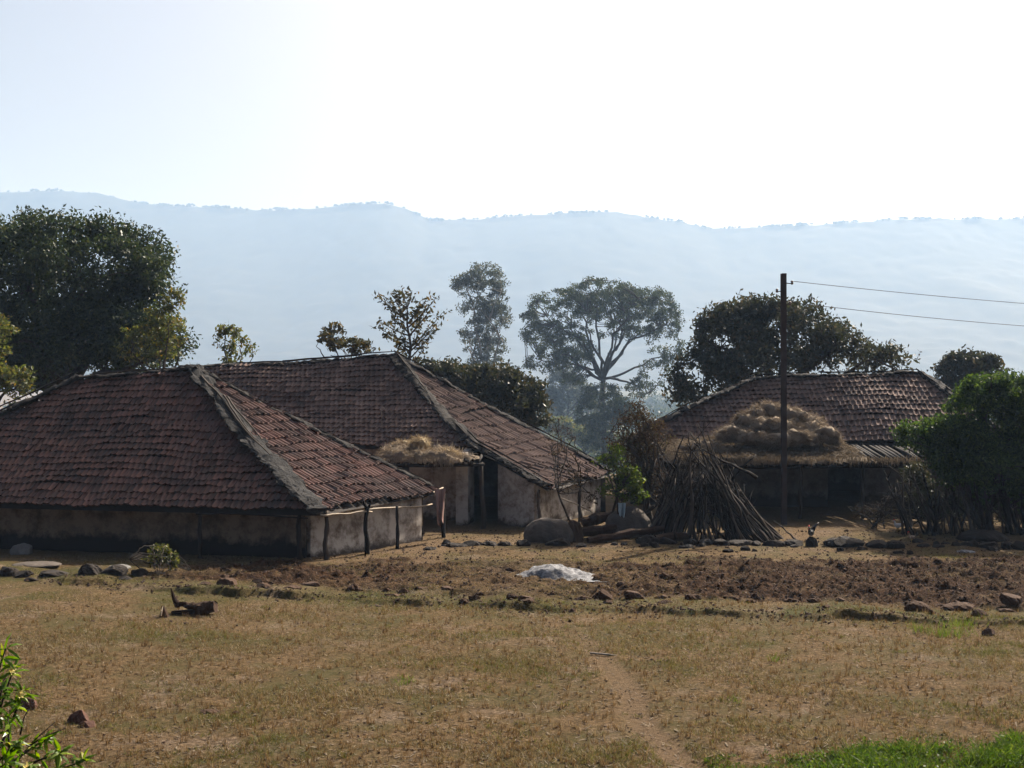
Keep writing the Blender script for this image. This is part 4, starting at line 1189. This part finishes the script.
row = "stones edging the yard along the field"
STN = [(648, 545, 22, 9), (668, 545, 18, 8), (690, 546, 12, 7), (706, 546, 14, 9), (722, 546, 16, 7), (741, 546, 26, 7), (757, 546, 10, 6), (775, 546, 20, 7), (795, 545, 20, 8), (812, 545, 12, 11), (846, 546, 36, 11), (878, 547, 20, 10), (896, 548, 20, 8), (924, 547, 12, 5), (940, 548, 12, 4), (957, 547, 8, 5), (976, 548, 14, 7), (990, 549, 18, 9), (1008, 549, 14, 9), (1022, 550, 16, 10)]
LAB = {4: None}
for k, (px, py, w, h) in enumerate(STN):
    lab = "dark stone in the row edging the yard below the stick pile and verandah"
    g = row
    if k == 10: lab, g = "longest dark stone of the yard's edging row, right of the power pole", None
    if k == 9: lab, g = "upright dark stone just in front of the red-combed rooster", None
    put_rock("edge_stone", px, py, w, h, 500 + k, 'stone', lab, "stone", g)
put_rock("field_boulder", 986, 543, 44, 12, 530, 'stone', "long low grey boulder before the stick fence at the right", "boulder", rough=.12, res=3)
for k, (px, py, w, h) in enumerate([(8, 576, 22, 10), (22, 577, 18, 8), (52, 577, 34, 7), (86, 578, 24, 11), (112, 578, 28, 9), (138, 577, 18, 9), (125, 580, 14, 5), (30, 580, 14, 5)]):
    put_rock("edge_stone", px, py, w, h, 540 + k, 'stone', "dark stone in the broken row before the left hut's front wall", "stone", "stones in the row before the left hut")
put_rock("pale_stone", 21, 555, 22, 12, 551, 'palestone', "pale pointed stone leaning at the foot of the left hut's wall", "stone", rough=.18)
put_rock("flat_slab", 32, 570, 44, 4, 552, 'boulder', "long flat brown slab lying before the left hut", "stone slab", rough=.12)
put_rock("flat_slab", 118, 571, 20, 4, 553, 'palestone', "small flat pale slab left of the little green shrub", "stone slab", rough=.12)
put_rock("grain_boulder", 552, 549, 50, 25, 560, 'boulder', "big smooth grey boulder in front of the middle hut's end wall", "boulder", Z=39.3, rough=.09, res=4)
put_rock("stump", 575, 548, 18, 26, 561, 'clod', "dark rough stump touching the right side of the big smooth boulder", "stump", Z=39.4, rough=.3, res=3)
put_rock("grain_boulder", 630, 533, 44, 32, 562, 'boulder', "dome-shaped brown boulder behind the logs, left of the stick pile", "boulder", Z=40.5, rough=.07, res=4)
for k, (px, py, w, h, lab) in enumerate([(523, 551, 16, 7, "small rounded stone just left of the big smooth grey boulder"), (558, 553, 22, 9, "angular dark stone under the big smooth grey boulder"), (663, 519, 12, 7, "pale stone beside the stick pile's left flank")]):
    put_rock("loose_stone", px, py, w, h, 570 + k, ['stone', 'stone', 'palestone'][k], lab, "stone", Z=38.5 if k < 2 else 41.5)
for k, (px, py, w, h) in enumerate([(455, 548, 22, 5), (473, 547, 20, 6), (489, 547, 16, 5), (505, 547, 14, 5), (430, 551, 14, 4), (446, 547, 10, 7)]):
    put_rock("edge_stone", px, py, w, h, 580 + k, 'stone', "flat brown stone in the scatter before the middle hut's dark doorway", "stone", "flat stones before the middle hut")
put_rock("brown_rock", 25, 709, 22, 14, 600, 'redstone', "reddish-brown rock on the grass beside the flowering shrub", "rock")
put_rock("brown_rock", 77, 722, 20, 16, 601, 'redstone', "tilted red-brown rock standing right of the flowering shrub", "rock", rough=.35)
put_rock("brown_rock", 87, 727, 18, 7, 602, 'redstone', "flat broken red-brown piece beside the tilted red-brown rock", "rock", rough=.35)
put_rock("dark_clump", 208, 711, 20, 5, 603, 'clod', "low flat dark clump in the left foreground grass", "clump")
put_rock("dark_clump", 235, 712, 8, 6, 604, 'clod', "tiny round dark clump in the left foreground grass", "clump")
put_rock("dark_block", 991, 637, 13, 8, 605, 'clod', "small dark block on the grass near the right edge", "stone")
put_rock("dark_boulder", 919, 614, 22, 11, 606, 'clod', "rounded dark boulder at the near edge of the ploughed strip", "boulder", rough=.14)
put_rock("dark_boulder", 962, 612, 32, 7, 607, 'clod', "long flat boulder near the right end of the ploughed strip", "boulder", rough=.2)
put_rock("dark_boulder", 1014, 611, 22, 11, 608, 'clod', "dark boulder at the right edge of the picture on the ploughed soil", "boulder", rough=.2)
put_rock("dark_boulder", 226, 590, 20, 9, 609, 'clod', "dark earth lump at the near edge of the ploughed soil, right of the burnt log", "clump")
for k, (px, py, w, h, lab) in enumerate([(513, 604, 14, 8, None), (526, 607, 14, 8, None), (604, 600, 18, 9, None), (634, 602, 18, 9, None), (662, 602, 12, 6, None), (693, 603, 14, 6, None), (582, 601, 14, 6, None), (445, 592, 14, 7, None), (421, 593, 12, 4, None), (353, 591, 14, 7, None), (480, 597, 9, 5, None), (510, 572, 8, 5, None), (256, 587, 12, 6, None), (310, 588, 20, 5, None), (440, 572, 8, 4, None), (665, 582, 10, 5, None), (621, 588, 10, 5, None)]):
    put_rock("soil_clod", px, py, w, h, 620 + k, 'clod', "dark clod of earth by the near edge of the ploughed soil", "clod", "dark clods along the ploughed soil", rough=.35)
rq = np.random.default_rng(640)
for k in range(30):                                     # more lumps turned up along the ploughed strip
    px = float(rq.uniform(200, 1010)); Zc = float(PL_N((px - 512) / F * 29.5)) + rq.normal() * .5
    put_rock("soil_clod", px, HY + F * H / Zc, rq.uniform(7, 16), rq.uniform(3.5, 7.5), 660 + k, 'clod', "dark clod of earth by the near edge of the ploughed soil", "clod", "dark clods along the ploughed soil", rough=.35)
for k in range(30):
    px = float(rq.uniform(580, 1020))
    put_rock("edge_stone", px, 548 + rq.normal() * 3, rq.uniform(6, 13), rq.uniform(3, 6), 700 + k, 'stone', "small dark stone strewn along the yard's edge", "stone", "small stones along the yard's edge", rough=.3)
put_rock("bright_chip", 968, 553, 18, 3, 650, 'ash', "bright flat chip on the ground at the right below the edging stones", "stone chip")

# pale heap
Zp = zpx(581)
gx, gy = np.meshgrid(np.linspace(-1.5, 1.5, 80), np.linspace(-.8, .8, 44))
e = sstep((1 - np.sqrt(((gx + .1) / 1.3) ** 2 + (gy / .72) ** 2) + .10 * fbm(gx * 2, gy * 2, 3, 700)) * 2.2)
hh = e * (.22 * np.exp(-((gx + .25) / .6) ** 2) + .08 + .10 * fbm(gx * 2.2, gy * 2.2, 3, 701) + .06 * fbm(gx * 8, gy * 8, 3, 702)) - .05
b = MB()
xo = (562 - 512) / F * Zp
b.grid(np.stack([gx, gy, hh], -1))
o = b.build("pale_heap", M['ash'], smooth=True)
o.location = (xo, Zp + .7, g1(xo, Zp + .4))
tag(o, "low crumpled pale grey heap lying on the brown soil in mid-field", "heap")

# burnt log and split stump on the grass
Zl = zpx(613)
def log_obj(name, P, R, mat, label, cat, sides=9, seed=0, parent=None, end=None):
    rr = np.random.default_rng(seed)
    c = curve(P); n = 14
    Q = c(np.linspace(0, 1, n)); Q[1:-1] += rr.normal(size=(n - 2, 3)) * np.mean(R) * .08
    b = MB(); b.tube(Q, np.interp(np.linspace(0, 1, n), np.linspace(0, 1, len(R)), R) * (1 + .08 * rr.normal(size=n)), sides)
    o = b.build(name, M[mat], None, Q[0], smooth=False)
    return tag(o, label, cat)
log = thing("fallen_log", at(195, 611, Zl), "burnt dark log with an upright prong lying on the left of the field", "log")
lo = np.array(log.location)
b = MB(); b.tube(curve([at(175, 603, Zl + .2), at(186, 605, Zl + .1), at(197, 609, Zl + .05), at(216, 607, Zl)])(np.linspace(0, 1, 24)), np.interp(np.linspace(0, 1, 24), [0, .5, .75, 1], [.06, .11, .15, .13]) * (1 + .06 * r.normal(size=24)), 14)
Vc = b.V[0]; Vc += np.stack([fbm(Vc[:, 0] * 9 + q, Vc[:, 2] * 9 + Vc[:, 1] * 5, 3, 840 + q) for q in range(3)], -1) * .07
b.build("trunk", M['clod'], log, lo)
b = MB(); b.tube([at(178, 606, Zl + .2), at(174, 598, Zl + .15), at(171, 588, Zl + .1)], [.075, .05, .012], 7)
b.build("prong", M['clod'], log, lo)
b = MB(); b.tube([at(172, 613, Zl), at(190, 612, Zl - .05), at(200, 610, Zl)], [.05, .06, .05], 7)
b.build("side_branch", M['stick'], log, lo)
stp = thing("split_stump", at(163, 620, Zl - .3), "small split stump with a pale cut face left of the burnt log", "stump")
so = np.array(stp.location)
b = MB(); b.tube([at(166, 622, Zl - .3), at(164, 615, Zl - .3), at(163, 606, Zl - .25)], [.12, .1, .03], 8)
b.build("stump_body", M['clod'], stp, so)
b = MB(); b.tube([at(161, 616, Zl - .42), at(161.5, 611, Zl - .42), at(163, 606, Zl - .36)], [.03, .045, .012], 6, squash=(1, .4))
b.build("cut_face", M['bamboo'], stp, so)

# logs in front of the middle hut
for k, (x0, y0, x1, y1, Z0, Z1, R0, R1, mt, lab) in enumerate([
    (588, 541, 668, 528, 39.2, 40.2, .13, .09, 'clod', "long dark log lying nearest the field between the boulders"),
    (578, 533, 640, 526, 40.2, 40.8, .15, .11, 'clod', "middle dark log of the heap beside the big smooth boulder"),
    (582, 523, 612, 516, 40.8, 41.2, .17, .14, 'clod', "short thick dark log on top of the heap beside the boulder"),
    (655, 540, 690, 536, 39.3, 39.8, .16, .1, 'clod', "dark log end tucked against the left foot of the stick pile"),
    (560, 498, 592, 512, 41.5, 41.0, .025, .02, 'bamboo', "thin pale pole slanting down from the middle hut's eave")]):
    log_obj("fallen_log", [at(x0, y0, Z0), at((x0 + x1) / 2, (y0 + y1) / 2 - 1, (Z0 + Z1) / 2), at(x1, y1, Z1)], [R0, R0 * 1.05, R1], mt, lab, "log" if k < 4 else "pole", seed=800 + k)
for k, (x0, y0, x1, y1, lab) in enumerate([(590, 653, 642, 659, "thin crooked pale branch lying across the footpath"), (526, 655, 560, 656, "thin branch lying left of the crooked branch on the grass")]):
    Z0 = zpx(656)
    log_obj("fallen_branch", [at(x0, y0, Z0 + .1), at((x0 * 2 + x1) / 3, y0 + 1.5, Z0), at(x1, y1, Z0)], [.02, .018, .008], 'palebark', lab, "branch", 6, 820 + k)
log_obj("fallen_branch", [at(745, 594, zpx(596)), at(762, 597, zpx(597))], [.04, .02], 'palebark', "short pale branch on the ploughed soil", "branch", 6, 830)

# ------------------------------------------------------------------ cloths
def cloth_obj(name, px, py, w, h, Z, mat, label, seed):
    c = at(px, py, Z)
    u, v = np.meshgrid(np.linspace(-.5, .5, 14), np.linspace(0, 1, 18))
    W = w / F * Z; Hh = h / F * Z
    X = u * W * (1 - .35 * v + .25 * fbm(v * 3, v * 0, 2, seed)); Y = .10 * np.sin(u * 11 + v * 2.0) * (.4 + v) + .05 * fbm(u * 4, v * 4, 2, seed)
    Zz = -v * Hh * (1 + .25 * fbm(u * 4, u * 0, 2, seed + 2))
    b = MB(); b.grid(np.stack([X, Y, Zz], -1)); b.grid(np.stack([X, Y + .012, Zz], -1), flip=True)
    o = b.build(name, M[mat], smooth=True)
    o.location = c
    return tag(o, label, "cloth")
cloth_obj("hanging_cloth", 440, 489, 11, 34, 39.6, 'cloth', "faded pink rag hanging from the bamboo pole at the left hut's eave", 900)
cloth_obj("hanging_cloth", 622, 503, 8, 14, 40.3, 'blue', "pale blue cloth hung in front of the yellow-green shrub", 901)

# ------------------------------------------------------------------ hens
def hen(px, py, size, face, bodym, headm, label, rooster=False, Z=None):
    Z = Z or zpx(py)
    x = (px - 512) / F * Z; z = g1(x, Z)
    t = thing("rooster" if rooster else "hen", (x, Z, z), label, "rooster" if rooster else "hen")
    s = size
    up = .55 if rooster else .35
    P = np.array([[-.36, 0, .5], [-.26, 0, .46], [-.12, 0, .42], [.04, 0, .40], [.16, 0, .46], [.22, 0, .56], [.25, 0, .66], [.27, 0, .70 + .0 * up], [.33, 0, .71], [.37, 0, .695]]) * s
    R = np.array([.02, .08, .14, .155, .12, .075, .055, .055, .035, .006]) * s
    c = curve(P); q = np.linspace(0, 1, 30)
    d = np.concatenate([[0], np.cumsum(np.linalg.norm(np.diff(P, axis=0), axis=1))]); d /= d[-1]
    Rr = np.interp(q, d, R)
    def T(A):
        A = np.asarray(A, float).reshape(-1, 3)
        ca, sa = math.cos(face), math.sin(face)
        return np.stack([A[:, 0] * ca - A[:, 1] * sa, A[:, 0] * sa + A[:, 1] * ca, A[:, 2]], -1)
    b = MB(); b.tube(T(c(q)), Rr, 12)
    o = b.build("body", bodym, t, (0, 0, 0), smooth=True)
    b = MB()
    for k in range(7):
        a = -.3 + k * .1
        pts = np.array([[-.3, a * .25, .48], [-.42, a * .5, .62 + .04 * k], [-.52 - .01 * k, a * .7, .60 + (.05 if rooster else .0) * k], [-.58, a * .8, .5 + .05 * k]]) * s
        b.tube(T(pts), np.array([.03, .035, .03, .008]) * s, 5, squash=(1, .5))
    b.build("tail", headm, t, (0, 0, 0), smooth=True)
    for sd in (-1, 1):
        b = MB()
        b.tube(T(np.array([[.0, sd * .06, .3], [.02, sd * .065, .14], [.0, sd * .065, .02]]) * s), np.array([.04, .016, .014]) * s, 6)
        for dx, dy in ((.09, 0), (.06, .05), (.06, -.05), (-.05, 0)):
            b.tube(T(np.array([[0, sd * .065, .02], [dx, sd * .065 + dy, .008]]) * s), np.array([.012, .006]) * s, 5)
        b.build("leg", M['yellow'], t, (0, 0, 0))
    b = MB()
    cz = .75
    b.tube(T(np.array([[.22, 0, cz], [.26, 0, cz + .06], [.31, 0, cz + .04], [.35, 0, cz - .01]]) * s), np.array([.02, .045, .04, .012]) * s, 6, squash=(.4, 1))
    b.tube(T(np.array([[.33, 0, .68], [.325, 0, .62]]) * s), np.array([.02, .028]) * s, 6)
    b.build("comb", M['comb'], t, (0, 0, 0), smooth=True)
    return t
M['yellow'] = mat_noise("bird_leg", [(0, (.3, .2, .06)), (1, (.4, .28, .1))], 5, .6, 0)
M['comb'] = mat_noise("red_comb", [(0, (.45, .02, .015)), (1, (.6, .04, .03))], 5, .5, 0)
M['hen_grey'] = mat_noise("speckled_feather", [(.4, (.02, .018, .016)), (.55, (.09, .085, .075)), (.7, (.3, .28, .25))], 22, .8, .4)
M['hen_white'] = mat_noise("white_feather", [(.3, (.45, .44, .43)), (.7, (.72, .72, .72))], 14, .8, .4)
M['hen_tan'] = mat_noise("tan_feather", [(.3, (.1, .06, .035)), (.55, (.3, .2, .13)), (.7, (.6, .52, .42))], 16, .8, .4)
M['tail_dark'] = mat_noise("dark_feather", [(.3, (.012, .012, .014)), (.7, (.04, .035, .035))], 20, .5, .3)
rt = hen(811, 539.5, .6, math.radians(235), M['hen_grey'], M['tail_dark'], "speckled rooster with a red comb standing behind a stone right of the power pole", True)
hen(898, 533, .5, math.radians(190), M['hen_white'], M['hen_white'], "white hen in the shade beside the twig heap", Z=42.2)
hen(912, 543, .42, math.radians(140), M['hen_tan'], M['tail_dark'], "small tan and white hen beside the yard's edging stones")

# ------------------------------------------------------------------ soil clods, stubble and grass
def blades(x, y, h, w, rng, lean=.5, mb=None, drop=.0):
    n = len(x)
    z = gz(x, y) - drop
    B = np.stack([x, y, z], -1)
    th = rng.uniform(0, 2 * np.pi, n)
    s = np.stack([np.cos(th), np.sin(th), 0 * th], -1) * (w / 2)[:, None]
    d = np.stack([rng.normal(size=n) * lean, rng.normal(size=n) * lean, np.ones(n)], -1)
    Tp = B + d * h[:, None]
    mb.add(np.stack([B - s, B + s, Tp], 1).reshape(-1, 3), np.arange(3 * n).reshape(-1, 3))

r = np.random.default_rng(91)
def field_points(n, y0, y1, power=1.0):
    y = y0 + (y1 - y0) * r.random(n) ** power
    x = r.uniform(-1, 1, n) * (y * .43 + .8)
    return x, y
x, y = field_points(600000, 16.6, 37, 1.5)
dens = .22 + 1.3 * fbm(x * .55, y * .9, 4, 950) + .9 * fbm(x * 3.1, y * 3.1, 3, 951)
keep = (r.random(len(x)) < dens) & (r.random(len(x)) > plough(x, y) * .82) & (r.random(len(x)) > pathm(x, y) * .97)
x, y = x[keep], y[keep]
ol = 1.5 * fbm(x * .4, y * .7, 4, 952) + .3 * r.normal(size=len(x)) + .8 * np.exp(-((y - BUND(x) - .4) / .7) ** 2) > .22
b = MB()
hgt = r.uniform(.015, .065, len(x)) * (1 + .5 * fbm(x * 2, y * 2, 2, 953))
blades(x[~ol], y[~ol], hgt[~ol], r.uniform(.007, .018, (~ol).sum()), r, .9, b)
o = b.build("dry_grass", M['dry_grass']); tag(o, "short dry straw-coloured grass in patches over the field", "grass", kind="stuff")
b = MB()
nt_ = 5200                                              # cut stubble clumps
tx, ty = field_points(nt_, 16.8, 29, 1.3)
ok = (pathm(tx, ty) < .3) & (plough(tx, ty) < .3); tx, ty = tx[ok], ty[ok]
bx = np.repeat(tx, 9) + r.normal(size=len(tx) * 9) * .018; by = np.repeat(ty, 9) + r.normal(size=len(tx) * 9) * .018
blades(bx, by, r.uniform(.05, .13, len(bx)), r.uniform(.006, .012, len(bx)), r, .25, b)
o = b.build("stubble", M['stubble']); tag(o, "small upright reddish stubble clumps dotted over the field", "stubble", kind="stuff")
b = MB()
blades(x[ol], y[ol], hgt[ol] * 1.2, r.uniform(.006, .013, ol.sum()), r, .9, b)
gx_, gy_ = field_points(300, 17, 30, 1.2)
ok = (plough(gx_, gy_) < .3) & (fbm(gx_ * .6, gy_ * .6, 2, 960) > 0); gx_, gy_ = gx_[ok], gy_[ok]
bx = np.repeat(gx_, 26) + r.normal(size=len(gx_) * 26) * .06; by = np.repeat(gy_, 26) + r.normal(size=len(gx_) * 26) * .06
blades(bx, by, r.uniform(.03, .09, len(bx)), r.uniform(.006, .013, len(bx)), r, .6, b)
o = b.build("olive_grass", M['olive_grass']); tag(o, "olive green growth between the stubble of the field", "grass", kind="stuff")
# fresh green patch, lower right
b = MB()
n = 26000
x = r.uniform(2.2, 9.0, n); y = 16.3 + r.random(n) * 2.3
edge = 18.1 - .5 * np.clip((x - 5.2) * -1 / 2, 0, 2) + .45 * fbm(x * 1.5, x * 0, 3, 970)
k = (y < edge) & (r.random(n) < .42 + 1.6 * fbm(x * 1.8, y * 2.8, 4, 971) + .3 * sstep((x - 3.6) / 1.5)) & (pathm(x, y) < .2)
x, y = x[k], y[k]
hh = r.uniform(.05, .2, len(x)) * np.clip(.45 + sstep((x - 3) / 2) * .6 + 1.1 * fbm(x * 2.2, y * 3, 3, 972), .2, 1.7)
blades(x, y, hh, r.uniform(.012, .026, len(x)), r, .7, b)
m = 9000                                               # small herb leaves
i = r.integers(0, len(x), m)
C = np.stack([x[i] + r.normal(size=m) * .02, y[i] + r.normal(size=m) * .02, gz(x[i], y[i]) + hh[i] * r.uniform(.3, .9, m)], -1)
b.leaves(C, .055, r, .6, .5)
o = b.build("green_grass", M['green_grass']); tag(o, "fresh green grass and weeds at the lower right edge", "grass", kind="stuff")
# weeds near the right bund
b = MB()
for px, py, w, n, h_ in [(945, 636, 30, 160, .28), (920, 632, 14, 60, .2), (775, 660, 10, 60, .12), (405, 680, 14, 90, .1), (735, 698, 8, 40, .09), (960, 628, 30, 120, .25)]:
    Z = zpx(py); x0 = (px - 512) / F * Z
    xx = x0 + r.normal(size=n) * w / F * Z * .4; yy = Z + r.normal(size=n) * .15
    blades(xx, yy, r.uniform(.4, 1.1, n) * h_, r.uniform(.007, .014, n), r, .35, b)
o = b.build("weeds", M['lime_leaf']); tag(o, "sparse upright green weeds by the low bank at the right", "weeds", kind="stuff")
# loose soil
b = MB()
n = 38000
x, y = r.uniform(-10.5, 16.8, n), r.uniform(26.5, 39.5, n)
k = r.random(n) < .03 + plough(x, y) * .9; x, y = x[k], y[k]
m = 2600                                                # crumbs along the little bank
xb = r.uniform(-13, 12, m); yb = BUND(xb) + r.normal(.15, .35, m) + .5 * fbm(xb * .9, xb * 0 + 7, 4, 8)
x, y = np.concatenate([x, xb]), np.concatenate([y, yb])
m = 5000                                                # and over the yard
xb, yb = r.uniform(-9, 16, m), r.uniform(35.5, 42.5, m)
x, y = np.concatenate([x, xb]), np.concatenate([y, yb])
ico = np.array([[0, 0, 1], [.9, 0, .2], [.28, .85, .2], [-.72, .53, .2], [-.72, -.53, .2], [.28, -.85, .2], [0, 0, -.5]], float)
icf = [[0, 1, 2], [0, 2, 3], [0, 3, 4], [0, 4, 5], [0, 5, 1], [6, 2, 1], [6, 3, 2], [6, 4, 3], [6, 5, 4], [6, 1, 5]]
s = .012 + .05 * r.random(len(x)) ** 4
qa = r.uniform(0, 6.28, len(x)); ca_, sa_ = np.cos(qa)[:, None], np.sin(qa)[:, None]
V = ico[None] * r.uniform(.5, 1.4, (len(x), 7, 3)) * [1.3, 1, .7]
V = np.stack([V[..., 0] * ca_ - V[..., 2] * sa_, V[..., 1], V[..., 0] * sa_ * .7 + V[..., 2] * ca_], -1) * s[:, None, None] + np.stack([x, y, gz(x, y) + s * .3], -1)[:, None, :]
f = (np.array(icf)[None] + np.arange(len(x))[:, None, None] * 7).reshape(-1, 3)
b.add(V.reshape(-1, 3), f)
o = b.build("soil_crumbs", M['clod']); tag(o, "dark crumbled earth of the ploughed strip", "soil", kind="stuff")
b = MB()
x, y = field_points(9000, 16.8, 36, 1.3)
s_ = .006 + .022 * r.random(len(x)) ** 3
V = ico[None] * r.uniform(.5, 1.4, (len(x), 7, 3)) * [1.4, 1, .6] * s_[:, None, None] + np.stack([x, y, gz(x, y) + s_ * .3], -1)[:, None, :]
b.add(V.reshape(-1, 3), (np.array(icf)[None] + np.arange(len(x))[:, None, None] * 7).reshape(-1, 3))
o = b.build("field_debris", M['clod']); tag(o, "small dark droppings and crumbs strewn over the grass", "debris", kind="stuff")
# litter of straw bits and pale chips over the field
b = MB()
x, y = field_points(7000, 16.8, 36, 1.3)
C = np.stack([x, y, gz(x, y) + .012], -1)
d = np.stack([r.normal(size=len(x)), r.normal(size=len(x)), r.normal(size=len(x)) * .15], -1); d /= np.linalg.norm(d, axis=1)[:, None]
sd_ = np.cross(d, [0, 0, 1.0]) * r.uniform(.004, .014, len(x))[:, None]
l = r.uniform(.03, .14, len(x))[:, None]
b.add(np.stack([C - sd_, C + sd_, C + sd_ + d * l, C - sd_ + d * l], 1).reshape(-1, 3), np.arange(4 * len(x)).reshape(-1, 4))
o = b.build("straw_litter", M['straw_dull']); tag(o, "scattered pale straw bits on the field", "litter", kind="stuff")
